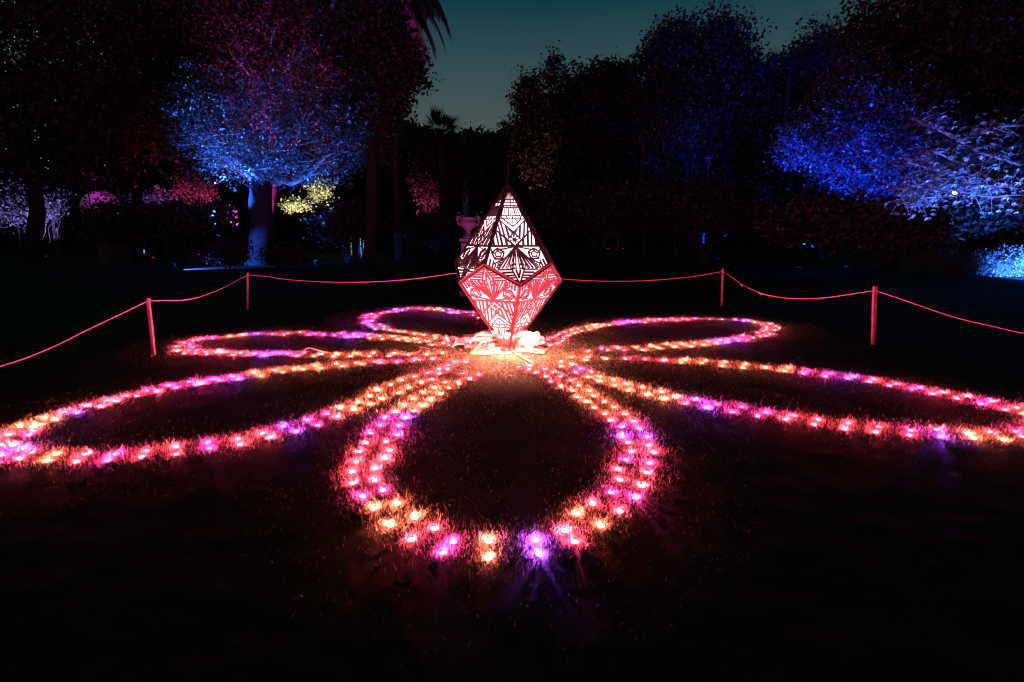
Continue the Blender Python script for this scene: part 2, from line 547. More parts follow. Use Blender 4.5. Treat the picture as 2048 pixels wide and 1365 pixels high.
# ------------------------------------------------------------------ the loops of small lights in the grass
LIGHTS = [
    (0.09, 6.37, 'R', 'F', 'r', 'o', 1), (0.23, 6.40, 'R', 'F', 'r', 'o', 2), (0.20, 6.22, 'R', 'F', 'r', 'i', 1), (0.40, 6.25, 'R', 'F', 'r', 'o', 3),
    (0.28, 6.07, 'R', 'F', 'r', 'i', 2), (0.50, 6.10, 'R', 'F', 'r', 'o', 4), (0.40, 5.90, 'R', 'F', 'r', 'i', 3), (0.57, 5.90, 'R', 'F', 'r', 'o', 5),
    (0.44, 5.69, 'R', 'F', 'r', 'i', 4), (0.67, 5.74, 'R', 'F', 'r', 'o', 6), (0.53, 5.51, 'O', 'F', 'r', 'i', 5), (0.73, 5.54, 'O', 'F', 'r', 'o', 7),
    (0.64, 5.35, 'O', 'F', 'r', 'i', 6), (0.82, 5.35, 'O', 'F', 'r', 'o', 8), (0.66, 5.13, 'O', 'F', 'r', 'i', 7), (0.84, 5.17, 'O', 'F', 'r', 'o', 9),
    (0.74, 4.97, 'O', 'F', 'r', 'i', 8), (0.92, 4.98, 'O', 'F', 'r', 'o', 10), (0.79, 4.80, 'O', 'F', 'r', 'i', 9), (0.98, 4.81, 'O', 'F', 'r', 'o', 11),
    (0.86, 4.62, 'O', 'F', 'r', 'i', 10), (1.04, 4.62, 'O', 'F', 'r', 'o', 12), (0.88, 4.45, 'R', 'F', 'r', 'i', 11), (1.08, 4.43, 'R', 'F', 'r', 'o', 13),
    (0.95, 4.29, 'M', 'F', 'r', 'i', 12), (1.09, 4.25, 'M', 'F', 'r', 'o', 14), (0.91, 4.08, 'V', 'F', 'r', 'i', 13), (1.11, 4.07, 'V', 'F', 'r', 'o', 15),
    (0.93, 3.94, 'R', 'F', 'r', 'i', 14), (1.08, 3.89, 'R', 'F', 'r', 'o', 16), (0.91, 3.77, 'R', 'F', 'r', 'i', 15), (1.08, 3.75, 'R', 'F', 'r', 'o', 17),
    (0.84, 3.62, 'M', 'F', 'r', 'i', 16), (1.00, 3.56, 'M', 'F', 'r', 'o', 18), (0.75, 3.46, 'R', 'F', 'r', 'i', 17), (0.94, 3.41, 'R', 'F', 'r', 'o', 19),
    (0.73, 3.30, 'R', 'F', 'r', 'i', 18), (0.86, 3.21, 'R', 'F', 'r', 'o', 20), (0.64, 3.12, 'M', 'F', 'r', 'i', 19), (0.78, 3.05, 'M', 'F', 'r', 'o', 21),
    (0.50, 2.98, 'R', 'F', 'r', 'i', 20), (0.39, 2.86, 'O', 'F', 'r', 'i', 21), (0.65, 2.89, 'R', 'F', 'r', 'o', 22), (0.51, 2.73, 'O', 'F', 'r', 'o', 23),
    (0.30, 2.68, 'R', 'F', 'r', 'i', 22), (0.13, 2.59, 'V', 'F', 'r', 'o', 24), (0.34, 2.57, 'R', 'F', 'r', 'o', 25), (0.14, 2.46, 'V', 'F', 'r', 'o', 26),
    (-0.39, 5.98, 'R', 'F', 'l', 'o', 1), (-0.59, 6.04, 'R', 'F', 'l', 'o', 2), (-0.48, 5.79, 'R', 'F', 'l', 'i', 1), (-0.75, 5.67, 'O', 'F', 'l', 'o', 3),
    (-0.59, 5.60, 'O', 'F', 'l', 'i', 2), (-0.68, 5.45, 'O', 'F', 'l', 'i', 3), (-0.84, 5.46, 'O', 'F', 'l', 'o', 4), (-0.74, 5.24, 'O', 'F', 'l', 'i', 4),
    (-0.93, 5.28, 'O', 'F', 'l', 'o', 5), (-0.81, 5.04, 'O', 'F', 'l', 'i', 5), (-1.00, 5.08, 'O', 'F', 'l', 'o', 6), (-0.87, 4.86, 'O', 'F', 'l', 'i', 6),
    (-1.05, 4.88, 'O', 'F', 'l', 'o', 7), (-0.92, 4.70, 'O', 'F', 'l', 'i', 7), (-1.09, 4.68, 'O', 'F', 'l', 'o', 8), (-0.96, 4.52, 'V', 'F', 'l', 'i', 8),
    (-1.15, 4.51, 'V', 'F', 'l', 'o', 9), (-0.98, 4.32, 'M', 'F', 'l', 'i', 9), (-1.15, 4.33, 'M', 'F', 'l', 'o', 10), (-0.95, 4.11, 'M', 'F', 'l', 'i', 10),
    (-1.18, 4.14, 'M', 'F', 'l', 'o', 11), (-1.01, 3.96, 'R', 'F', 'l', 'i', 11), (-1.16, 3.94, 'R', 'F', 'l', 'o', 12), (-0.94, 3.79, 'R', 'F', 'l', 'i', 12),
    (-1.17, 3.77, 'R', 'F', 'l', 'o', 13), (-0.94, 3.64, 'R', 'F', 'l', 'i', 13), (-1.14, 3.59, 'R', 'F', 'l', 'o', 14), (-0.97, 3.48, 'R', 'F', 'l', 'i', 14),
    (-1.12, 3.42, 'R', 'F', 'l', 'o', 15), (-0.93, 3.29, 'R', 'F', 'l', 'i', 15), (-1.07, 3.25, 'R', 'F', 'l', 'o', 16), (-0.84, 3.15, 'M', 'F', 'l', 'i', 16),
    (-0.95, 3.07, 'M', 'F', 'l', 'o', 17), (-0.71, 2.98, 'O', 'F', 'l', 'i', 17), (-0.84, 2.92, 'O', 'F', 'l', 'o', 18), (-0.57, 2.82, 'O', 'F', 'l', 'i', 18),
    (-0.70, 2.74, 'O', 'F', 'l', 'o', 19), (-0.44, 2.70, 'R', 'F', 'l', 'i', 19), (-0.13, 2.58, 'O', 'F', 'l', 'i', 20), (-0.32, 2.57, 'M', 'F', 'l', 'i', 21),
    (-0.55, 2.59, 'R', 'F', 'l', 'o', 20), (-0.36, 2.47, 'M', 'F', 'l', 'o', 21), (-0.12, 2.43, 'O', 'F', 'l', 'o', 22), (-0.75, 6.62, 'R', 'FL', 'n', 'o', 1),
    (-0.80, 6.44, 'R', 'FL', 'n', 'o', 2), (-0.79, 6.23, 'R', 'FL', 'n', 'o', 3), (-0.90, 6.26, 'R', 'FL', 'n', 'o', 4), (-0.87, 6.04, 'R', 'FL', 'n', 'i', 1),
    (-1.01, 6.07, 'R', 'FL', 'n', 'i', 2), (-0.91, 5.79, 'R', 'FL', 'n', 'o', 5), (-1.14, 5.91, 'R', 'FL', 'n', 'i', 3), (-1.01, 5.65, 'O', 'FL', 'n', 'o', 6),
    (-1.25, 5.75, 'O', 'FL', 'n', 'i', 4), (-1.11, 5.46, 'O', 'FL', 'n', 'o', 7), (-1.34, 5.58, 'O', 'FL', 'n', 'i', 5), (-1.19, 5.27, 'O', 'FL', 'n', 'o', 8),
    (-1.43, 5.38, 'O', 'FL', 'n', 'i', 6), (-1.31, 5.08, 'O', 'FL', 'n', 'o', 9), (-1.46, 5.16, 'O', 'FL', 'n', 'i', 7), (-1.39, 4.90, 'O', 'FL', 'n', 'o', 10),
    (-1.52, 4.96, 'O', 'FL', 'n', 'i', 8), (-1.49, 4.73, 'O', 'FL', 'n', 'o', 11), (-1.64, 4.79, 'O', 'FL', 'n', 'i', 9), (-1.59, 4.56, 'R', 'FL', 'n', 'o', 12),
    (-1.71, 4.62, 'M', 'FL', 'n', 'i', 10), (-1.83, 4.46, 'M', 'FL', 'n', 'i', 11), (-1.69, 4.33, 'M', 'FL', 'n', 'o', 13), (-1.98, 4.30, 'V', 'FL', 'n', 'i', 12),
    (-1.82, 4.18, 'V', 'FL', 'n', 'o', 14), (-2.08, 4.13, 'R', 'FL', 'n', 'i', 13), (-1.98, 4.06, 'R', 'FL', 'n', 'o', 15), (-2.23, 4.02, 'R', 'FL', 'n', 'i', 14),
    (-2.15, 3.90, 'R', 'FL', 'n', 'o', 16), (-2.43, 3.95, 'M', 'FL', 'n', 'i', 15), (-2.35, 3.83, 'M', 'FL', 'n', 'o', 17), (-2.63, 3.86, 'R', 'FL', 'n', 'i', 16),
    (-2.54, 3.72, 'R', 'FL', 'n', 'o', 18), (-2.81, 3.78, 'R', 'FL', 'n', 'i', 17), (-2.77, 3.67, 'R', 'FL', 'n', 'o', 19), (-3.00, 3.72, 'M', 'FL', 'n', 'i', 18),
    (-2.97, 3.60, 'M', 'FL', 'n', 'o', 20), (-3.23, 3.72, 'R', 'FL', 'n', 'i', 19), (-3.19, 3.59, 'R', 'FL', 'n', 'o', 21), (-3.44, 3.71, 'O', 'FL', 'n', 'i', 20),
    (-3.42, 3.60, 'O', 'FL', 'n', 'o', 22), (-3.66, 3.75, 'R', 'FL', 'n', 'i', 21), (-3.65, 3.63, 'R', 'FL', 'n', 'o', 23), (-3.84, 3.69, 'V', 'FL', 'n', 'o', 24),
    (-3.77, 3.55, 'M', 'FL', 'n', 'o', 25), (-3.94, 3.69, 'R', 'FL', 'n', 'o', 26), (-0.59, 6.59, 'R', 'FL', 'f', 'o', 1), (-1.06, 6.79, 'R', 'FL', 'f', 'o', 2),
    (-1.22, 6.72, 'R', 'FL', 'f', 'o', 3), (-1.28, 6.68, 'R', 'FL', 'f', 'o', 4), (-1.50, 6.62, 'M', 'FL', 'f', 'i', 1), (-1.69, 6.58, 'R', 'FL', 'f', 'o', 5),
    (-1.78, 6.62, 'R', 'FL', 'f', 'o', 6), (-1.91, 6.48, 'O', 'FL', 'f', 'i', 2), (-2.01, 6.57, 'O', 'FL', 'f', 'o', 7), (-2.13, 6.39, 'O', 'FL', 'f', 'i', 3),
    (-2.25, 6.52, 'O', 'FL', 'f', 'o', 8), (-2.36, 6.29, 'O', 'FL', 'f', 'i', 4), (-2.48, 6.42, 'O', 'FL', 'f', 'o', 9), (-2.56, 6.23, 'O', 'FL', 'f', 'i', 5),
    (-2.68, 6.26, 'O', 'FL', 'f', 'o', 10), (-2.76, 6.11, 'O', 'FL', 'f', 'i', 6), (-2.88, 6.17, 'O', 'FL', 'f', 'o', 11), (-2.94, 5.94, 'O', 'FL', 'f', 'i', 7),
    (-3.09, 6.08, 'O', 'FL', 'f', 'o', 12), (-3.13, 5.80, 'V', 'FL', 'f', 'i', 8), (-3.25, 5.91, 'M', 'FL', 'f', 'o', 13), (-3.32, 5.74, 'M', 'FL', 'f', 'i', 9),
    (-3.42, 5.78, 'M', 'FL', 'f', 'o', 14), (-3.44, 5.60, 'M', 'FL', 'f', 'i', 10), (-3.47, 5.55, 'M', 'FL', 'f', 'i', 11), (-3.63, 5.69, 'M', 'FL', 'f', 'o', 15),
    (-3.64, 5.47, 'M', 'FL', 'f', 'i', 12), (-3.76, 5.54, 'M', 'FL', 'f', 'o', 16), (-3.73, 5.30, 'R', 'FL', 'f', 'i', 13), (-3.87, 5.35, 'M', 'FL', 'f', 'o', 17),
    (-3.85, 5.16, 'R', 'FL', 'f', 'i', 14), (-3.95, 5.17, 'R', 'FL', 'f', 'o', 18), (-3.94, 4.99, 'R', 'FL', 'f', 'i', 15), (-4.05, 5.03, 'R', 'FL', 'f', 'o', 19),
    (-3.95, 4.81, 'R', 'FL', 'f', 'i', 16), (-4.12, 4.85, 'R', 'FL', 'f', 'o', 20), (-4.05, 4.65, 'V', 'FL', 'f', 'i', 17), (-4.18, 4.67, 'R', 'FL', 'f', 'o', 21),
    (-4.09, 4.47, 'O', 'FL', 'f', 'i', 18), (-4.23, 4.50, 'O', 'FL', 'f', 'o', 22), (-4.12, 4.30, 'O', 'FL', 'f', 'i', 19), (-4.04, 4.19, 'R', 'FL', 'f', 'i', 20),
    (-4.00, 4.10, 'M', 'FL', 'f', 'i', 21), (-3.79, 3.82, 'V', 'FL', 'f', 'i', 22), (-3.93, 3.89, 'O', 'FL', 'f', 'i', 23), (-4.25, 4.29, 'O', 'FL', 'f', 'o', 23),
    (-4.18, 4.11, 'R', 'FL', 'f', 'o', 24), (-4.04, 3.90, 'R', 'FL', 'f', 'o', 25), (-4.18, 4.00, 'R', 'FL', 'f', 'o', 26), (-4.14, 3.88, 'M', 'FL', 'f', 'o', 27),
    (-0.97, 7.13, 'O', 'L', 'n', 'o', 1), (-1.17, 7.03, 'O', 'L', 'n', 'o', 2), (-1.43, 7.03, 'O', 'L', 'n', 'i', 1), (-1.64, 7.13, 'O', 'L', 'n', 'o', 3),
    (-1.67, 6.97, 'O', 'L', 'n', 'o', 4), (-1.93, 7.13, 'O', 'L', 'n', 'i', 2), (-1.94, 6.94, 'O', 'L', 'n', 'o', 5), (-2.15, 7.10, 'O', 'L', 'n', 'i', 3),
    (-2.19, 6.94, 'O', 'L', 'n', 'o', 6), (-2.40, 7.07, 'O', 'L', 'n', 'i', 4), (-2.43, 6.95, 'O', 'L', 'n', 'o', 7), (-2.64, 7.07, 'O', 'L', 'n', 'i', 5),
    (-2.69, 6.94, 'O', 'L', 'n', 'i', 6), (-2.91, 7.15, 'R', 'L', 'n', 'i', 7), (-2.93, 6.97, 'R', 'L', 'n', 'o', 8), (-3.11, 7.09, 'M', 'L', 'n', 'i', 8),
    (-3.22, 7.09, 'M', 'L', 'n', 'i', 9), (-3.32, 7.09, 'V', 'L', 'n', 'i', 10), (-3.37, 6.97, 'V', 'L', 'n', 'o', 9), (-3.56, 7.09, 'M', 'L', 'n', 'i', 11),
    (-3.62, 7.00, 'R', 'L', 'n', 'o', 10), (-3.78, 7.13, 'R', 'L', 'n', 'i', 12), (-3.82, 7.01, 'R', 'L', 'n', 'o', 11), (-4.00, 7.18, 'R', 'L', 'n', 'i', 13),
    (-4.07, 7.15, 'R', 'L', 'n', 'i', 14), (-4.14, 7.17, 'R', 'L', 'n', 'o', 12), (-4.16, 7.27, 'R', 'L', 'n', 'i', 15), (-4.20, 7.05, 'R', 'L', 'n', 'o', 13),
    (-4.32, 7.21, 'R', 'L', 'n', 'o', 14), (-4.40, 7.11, 'R', 'L', 'n', 'o', 15), (-4.50, 7.31, 'R', 'L', 'n', 'i', 16), (-4.54, 7.09, 'R', 'L', 'n', 'o', 16),
    (-4.62, 7.31, 'R', 'L', 'n', 'o', 17), (-0.93, 7.63, 'R', 'L', 'f', 'o', 1), (-1.05, 7.77, 'O', 'L', 'f', 'o', 2), (-1.19, 7.66, 'O', 'L', 'f', 'i', 1),
    (-1.29, 7.96, 'O', 'L', 'f', 'o', 3), (-1.41, 7.86, 'O', 'L', 'f', 'i', 2), (-1.51, 8.10, 'O', 'L', 'f', 'o', 4), (-1.62, 7.97, 'O', 'L', 'f', 'i', 3),
    (-1.71, 8.17, 'O', 'L', 'f', 'o', 5), (-1.81, 8.10, 'O', 'L', 'f', 'i', 4), (-1.92, 8.31, 'O', 'L', 'f', 'o', 6), (-2.04, 8.10, 'O', 'L', 'f', 'i', 5),
    (-2.15, 8.36, 'O', 'L', 'f', 'o', 7), (-2.26, 8.20, 'O', 'L', 'f', 'i', 6), (-2.37, 8.45, 'V', 'L', 'f', 'o', 8), (-2.48, 8.31, 'V', 'L', 'f', 'i', 7),
    (-2.66, 8.29, 'V', 'L', 'f', 'i', 8), (-2.60, 8.49, 'V', 'L', 'f', 'o', 9), (-2.90, 8.41, 'M', 'L', 'f', 'i', 9), (-2.85, 8.60, 'M', 'L', 'f', 'o', 10),
    (-3.08, 8.45, 'M', 'L', 'f', 'i', 10), (-3.26, 8.56, 'M', 'L', 'f', 'o', 11), (-3.34, 8.47, 'M', 'L', 'f', 'i', 11), (-3.57, 8.69, 'O', 'L', 'f', 'o', 12),
    (-3.75, 8.47, 'R', 'L', 'f', 'i', 12), (-3.73, 8.58, 'R', 'L', 'f', 'o', 13), (-3.95, 8.52, 'R', 'L', 'f', 'o', 14), (-4.22, 8.56, 'V', 'L', 'f', 'o', 15),
    (-4.42, 8.47, 'O', 'L', 'f', 'o', 16), (-4.67, 7.50, 'M', 'L', 'f', 'i', 13), (-4.58, 8.31, 'O', 'L', 'f', 'i', 14), (-4.76, 7.28, 'O', 'L', 'f', 'i', 15),
    (-4.82, 7.68, 'M', 'L', 'f', 'i', 16), (-4.76, 8.18, 'M', 'L', 'f', 'i', 17), (-4.95, 7.56, 'R', 'L', 'f', 'o', 17), (-4.88, 8.13, 'R', 'L', 'f', 'i', 18),
    (-4.91, 8.03, 'R', 'L', 'f', 'o', 18), (-4.94, 7.96, 'R', 'L', 'f', 'i', 19), (-4.98, 7.81, 'R', 'L', 'f', 'o', 19), (-4.94, 8.15, 'R', 'L', 'f', 'o', 20),
    (-0.99, 7.97, 'R', 'B', 'n', 'o', 1), (-0.88, 8.15, 'R', 'B', 'n', 'o', 2), (-1.05, 8.20, 'O', 'B', 'n', 'i', 1), (-1.22, 8.15, 'O', 'B', 'n', 'i', 2),
    (-1.25, 8.36, 'O', 'B', 'n', 'i', 3), (-1.45, 8.45, 'O', 'B', 'n', 'i', 4), (-1.62, 8.56, 'O', 'B', 'n', 'i', 5), (-1.82, 8.72, 'O', 'B', 'n', 'i', 6),
    (-1.93, 8.75, 'O', 'B', 'n', 'o', 3), (-2.09, 8.87, 'O', 'B', 'n', 'i', 7), (-2.23, 8.99, 'O', 'B', 'n', 'o', 4), (-2.38, 8.99, 'M', 'B', 'n', 'o', 5),
    (-2.29, 9.23, 'M', 'B', 'n', 'i', 8), (-2.50, 9.23, 'M', 'B', 'n', 'o', 6), (-2.41, 9.41, 'V', 'B', 'n', 'i', 9), (-2.57, 9.40, 'V', 'B', 'n', 'o', 7),
    (-2.75, 9.60, 'M', 'B', 'n', 'o', 8), (-2.67, 9.85, 'M', 'B', 'n', 'i', 10), (-2.75, 9.79, 'M', 'B', 'n', 'o', 9), (-0.05, 8.99, 'R', 'B', 'f', 'o', 1),
    (0.00, 9.40, 'O', 'B', 'f', 'o', 2), (-0.02, 9.84, 'R', 'B', 'f', 'o', 3), (-0.12, 10.25, 'M', 'B', 'f', 'o', 4), (-0.66, 10.23, 'R', 'B', 'f', 'i', 1),
    (-0.24, 10.51, 'R', 'B', 'f', 'o', 5), (-0.79, 10.51, 'R', 'B', 'f', 'i', 2), (-0.40, 10.78, 'M', 'B', 'f', 'o', 6), (-0.81, 10.89, 'M', 'B', 'f', 'o', 7),
    (-1.12, 10.85, 'R', 'B', 'f', 'i', 3), (-0.96, 10.94, 'M', 'B', 'f', 'o', 8), (-0.55, 11.06, 'R', 'B', 'f', 'o', 9), (-1.28, 10.91, 'V', 'B', 'f', 'i', 4),
    (-2.71, 10.23, 'R', 'B', 'f', 'i', 5), (-1.16, 11.09, 'R', 'B', 'f', 'o', 10), (-2.89, 10.23, 'M', 'B', 'f', 'o', 11), (-2.74, 10.45, 'M', 'B', 'f', 'i', 6),
    (-1.49, 11.22, 'O', 'B', 'f', 'i', 7), (-1.37, 11.37, 'M', 'B', 'f', 'o', 12), (-2.93, 10.51, 'M', 'B', 'f', 'o', 13), (-1.69, 11.33, 'O', 'B', 'f', 'i', 8),
    (-2.89, 10.68, 'R', 'B', 'f', 'o', 14), (-2.73, 10.82, 'R', 'B', 'f', 'i', 9), (-2.45, 11.03, 'R', 'B', 'f', 'i', 10), (-1.59, 11.47, 'O', 'B', 'f', 'o', 15),
    (-1.89, 11.36, 'M', 'B', 'f', 'i', 11), (-2.61, 11.00, 'M', 'B', 'f', 'i', 12), (-2.38, 11.26, 'V', 'B', 'f', 'i', 13), (-1.85, 11.53, 'R', 'B', 'f', 'o', 16),
    (-2.07, 11.53, 'M', 'B', 'f', 'o', 17), (-2.54, 11.37, 'V', 'B', 'f', 'o', 18), (-2.30, 11.53, 'O', 'B', 'f', 'o', 19), (0.56, 7.63, 'R', 'BR', 'f', 'o', 1),
    (0.69, 7.75, 'R', 'BR', 'f', 'o', 2), (0.56, 8.06, 'R', 'BR', 'f', 'o', 3), (0.78, 7.96, 'R', 'BR', 'f', 'i', 1), (0.66, 8.24, 'R', 'BR', 'f', 'o', 4),
    (0.82, 8.16, 'R', 'BR', 'f', 'i', 2), (0.77, 8.50, 'R', 'BR', 'f', 'o', 5), (0.92, 8.39, 'R', 'BR', 'f', 'i', 3), (0.89, 8.70, 'R', 'BR', 'f', 'o', 6),
    (1.05, 8.61, 'O', 'BR', 'f', 'i', 4), (1.03, 8.88, 'O', 'BR', 'f', 'o', 7), (1.19, 8.82, 'O', 'BR', 'f', 'i', 5), (1.15, 9.03, 'O', 'BR', 'f', 'o', 8),
    (1.33, 8.94, 'O', 'BR', 'f', 'i', 6), (1.32, 9.18, 'O', 'BR', 'f', 'o', 9), (1.48, 9.12, 'O', 'BR', 'f', 'i', 7), (1.59, 9.25, 'O', 'BR', 'f', 'i', 8),
    (1.49, 9.38, 'O', 'BR', 'f', 'o', 10), (1.67, 9.41, 'O', 'BR', 'f', 'o', 11), (1.76, 9.37, 'O', 'BR', 'f', 'i', 9), (1.94, 9.45, 'M', 'BR', 'f', 'i', 10),
    (1.93, 9.65, 'M', 'BR', 'f', 'o', 12), (2.06, 9.60, 'M', 'BR', 'f', 'i', 11), (2.27, 9.69, 'V', 'BR', 'f', 'i', 12), (2.19, 9.81, 'V', 'BR', 'f', 'o', 13),
    (2.48, 9.67, 'R', 'BR', 'f', 'i', 13), (2.40, 9.79, 'R', 'BR', 'f', 'i', 14), (2.71, 9.85, 'R', 'BR', 'f', 'i', 15), (2.63, 9.96, 'R', 'BR', 'f', 'o', 14),
    (2.95, 9.94, 'M', 'BR', 'f', 'i', 16), (2.87, 10.03, 'M', 'BR', 'f', 'o', 15), (3.13, 9.87, 'R', 'BR', 'f', 'i', 17), (3.11, 10.07, 'R', 'BR', 'f', 'o', 16),
    (3.39, 9.98, 'R', 'BR', 'f', 'i', 18), (3.32, 10.09, 'R', 'BR', 'f', 'o', 17), (3.58, 10.13, 'M', 'BR', 'f', 'o', 18), (3.83, 10.05, 'R', 'BR', 'f', 'i', 19),
    (4.06, 10.02, 'O', 'BR', 'f', 'i', 20), (4.53, 9.18, 'O', 'BR', 'f', 'i', 21), (4.70, 9.09, 'O', 'BR', 'f', 'i', 22), (4.55, 9.45, 'R', 'BR', 'f', 'i', 23),
    (4.40, 9.85, 'V', 'BR', 'f', 'o', 19), (4.31, 10.00, 'R', 'BR', 'f', 'o', 20), (4.73, 9.28, 'R', 'BR', 'f', 'o', 21), (4.54, 9.69, 'O', 'BR', 'f', 'i', 24),
    (4.51, 9.88, 'V', 'BR', 'f', 'o', 22), (4.75, 9.51, 'R', 'BR', 'f', 'o', 23), (1.08, 7.25, 'R', 'BR', 'n', 'o', 1), (1.29, 7.40, 'M', 'BR', 'n', 'o', 2),
    (1.37, 7.31, 'R', 'BR', 'n', 'o', 3), (1.54, 7.44, 'R', 'BR', 'n', 'i', 1), (1.60, 7.31, 'R', 'BR', 'n', 'o', 4), (1.80, 7.48, 'O', 'BR', 'n', 'i', 2),
    (1.87, 7.33, 'O', 'BR', 'n', 'o', 5), (2.06, 7.55, 'O', 'BR', 'n', 'i', 3), (2.13, 7.44, 'O', 'BR', 'n', 'i', 4), (2.33, 7.73, 'O', 'BR', 'n', 'i', 5),
    (2.38, 7.50, 'O', 'BR', 'n', 'o', 6), (2.56, 7.73, 'O', 'BR', 'n', 'i', 6), (2.64, 7.56, 'O', 'BR', 'n', 'o', 7), (2.78, 7.82, 'O', 'BR', 'n', 'i', 7),
    (2.88, 7.69, 'O', 'BR', 'n', 'o', 8), (3.02, 7.91, 'O', 'BR', 'n', 'i', 8), (3.11, 7.79, 'O', 'BR', 'n', 'o', 9), (3.25, 8.03, 'V', 'BR', 'n', 'i', 9),
    (3.31, 7.87, 'V', 'BR', 'n', 'o', 10), (3.39, 8.06, 'M', 'BR', 'n', 'i', 10), (3.52, 7.99, 'M', 'BR', 'n', 'o', 11), (3.55, 8.16, 'M', 'BR', 'n', 'i', 11),
    (3.67, 8.03, 'M', 'BR', 'n', 'o', 12), (3.76, 8.38, 'R', 'BR', 'n', 'i', 12), (3.85, 8.21, 'R', 'BR', 'n', 'o', 13), (4.03, 8.34, 'R', 'BR', 'n', 'o', 14),
    (4.13, 8.38, 'R', 'BR', 'n', 'o', 15), (4.11, 8.64, 'R', 'BR', 'n', 'i', 13), (4.27, 8.53, 'R', 'BR', 'n', 'o', 16), (4.29, 8.82, 'R', 'BR', 'n', 'i', 14),
    (4.42, 8.97, 'R', 'BR', 'n', 'o', 17), (4.52, 8.88, 'R', 'BR', 'n', 'o', 18), (0.64, 6.64, 'O', 'FR', 'f', 'o', 1), (0.80, 6.87, 'O', 'FR', 'f', 'o', 2),
    (0.61, 6.39, 'O', 'FR', 'f', 'o', 3), (0.76, 6.46, 'O', 'FR', 'f', 'i', 1), (1.03, 6.90, 'O', 'FR', 'f', 'i', 2), (0.98, 6.72, 'O', 'FR', 'f', 'i', 3),
    (1.25, 6.78, 'O', 'FR', 'f', 'i', 4), (1.51, 6.79, 'R', 'FR', 'f', 'i', 5), (1.76, 6.76, 'R', 'FR', 'f', 'o', 4), (2.00, 6.69, 'R', 'FR', 'f', 'o', 5),
    (2.19, 6.58, 'O', 'FR', 'f', 'i', 6), (2.29, 6.71, 'O', 'FR', 'f', 'o', 6), (2.44, 6.56, 'O', 'FR', 'f', 'i', 7), (2.54, 6.68, 'O', 'FR', 'f', 'o', 7),
    (2.65, 6.42, 'O', 'FR', 'f', 'i', 8), (2.75, 6.60, 'O', 'FR', 'f', 'o', 8), (2.87, 6.32, 'O', 'FR', 'f', 'i', 9), (2.97, 6.48, 'O', 'FR', 'f', 'o', 9),
    (3.15, 6.32, 'O', 'FR', 'f', 'i', 10), (3.30, 6.14, 'O', 'FR', 'f', 'i', 11), (3.44, 6.32, 'O', 'FR', 'f', 'o', 10), (3.47, 6.04, 'M', 'FR', 'f', 'i', 12),
    (3.61, 6.17, 'M', 'FR', 'f', 'o', 11), (3.66, 5.92, 'M', 'FR', 'f', 'i', 13), (3.79, 6.04, 'M', 'FR', 'f', 'o', 12), (3.86, 5.82, 'V', 'FR', 'f', 'i', 14),
    (3.98, 5.90, 'V', 'FR', 'f', 'o', 13), (4.02, 5.69, 'R', 'FR', 'f', 'i', 15), (4.14, 5.78, 'R', 'FR', 'f', 'o', 14), (4.13, 5.53, 'R', 'FR', 'f', 'i', 16),
    (4.27, 5.60, 'R', 'FR', 'f', 'o', 15), (4.28, 5.40, 'M', 'FR', 'f', 'i', 17), (4.41, 5.45, 'M', 'FR', 'f', 'o', 16), (4.37, 5.23, 'R', 'FR', 'f', 'i', 18),
    (4.53, 5.29, 'R', 'FR', 'f', 'o', 17), (4.50, 5.08, 'R', 'FR', 'f', 'i', 19), (4.67, 5.16, 'R', 'FR', 'f', 'o', 18), (4.60, 4.91, 'M', 'FR', 'f', 'i', 20),
    (4.78, 4.99, 'M', 'FR', 'f', 'o', 19), (4.67, 4.74, 'R', 'FR', 'f', 'i', 21), (4.73, 4.62, 'O', 'FR', 'f', 'i', 22), (4.59, 4.38, 'R', 'FR', 'f', 'i', 23),
    (4.84, 4.80, 'R', 'FR', 'f', 'o', 20), (4.74, 4.48, 'M', 'FR', 'f', 'o', 21), (4.88, 4.70, 'R', 'FR', 'f', 'o', 22), (0.84, 6.26, 'M', 'FR', 'n', 'o', 1),
    (0.77, 6.09, 'M', 'FR', 'n', 'o', 2), (0.96, 6.09, 'R', 'FR', 'n', 'i', 1), (0.88, 5.88, 'O', 'FR', 'n', 'o', 3), (1.03, 5.90, 'O', 'FR', 'n', 'i', 2),
    (0.99, 5.70, 'O', 'FR', 'n', 'o', 4), (1.16, 5.78, 'O', 'FR', 'n', 'i', 3), (1.13, 5.54, 'O', 'FR', 'n', 'o', 5), (1.27, 5.60, 'O', 'FR', 'n', 'i', 4),
    (1.24, 5.36, 'O', 'FR', 'n', 'o', 6), (1.42, 5.48, 'O', 'FR', 'n', 'i', 5), (1.39, 5.21, 'O', 'FR', 'n', 'o', 7), (1.58, 5.31, 'O', 'FR', 'n', 'i', 6),
    (1.54, 5.06, 'O', 'FR', 'n', 'o', 8), (1.68, 5.13, 'O', 'FR', 'n', 'i', 7), (1.84, 5.04, 'V', 'FR', 'n', 'i', 8), (1.70, 4.92, 'R', 'FR', 'n', 'o', 9),
    (1.87, 4.80, 'V', 'FR', 'n', 'o', 10), (2.00, 4.90, 'M', 'FR', 'n', 'i', 9), (2.21, 4.82, 'M', 'FR', 'n', 'i', 10), (2.06, 4.67, 'M', 'FR', 'n', 'o', 11),
    (2.25, 4.57, 'M', 'FR', 'n', 'o', 12), (2.37, 4.66, 'M', 'FR', 'n', 'i', 11), (2.45, 4.47, 'R', 'FR', 'n', 'o', 13), (2.58, 4.57, 'R', 'FR', 'n', 'i', 12),
    (2.75, 4.47, 'R', 'FR', 'n', 'i', 13), (2.64, 4.35, 'R', 'FR', 'n', 'o', 14), (2.96, 4.38, 'R', 'FR', 'n', 'i', 14), (2.84, 4.24, 'R', 'FR', 'n', 'o', 15),
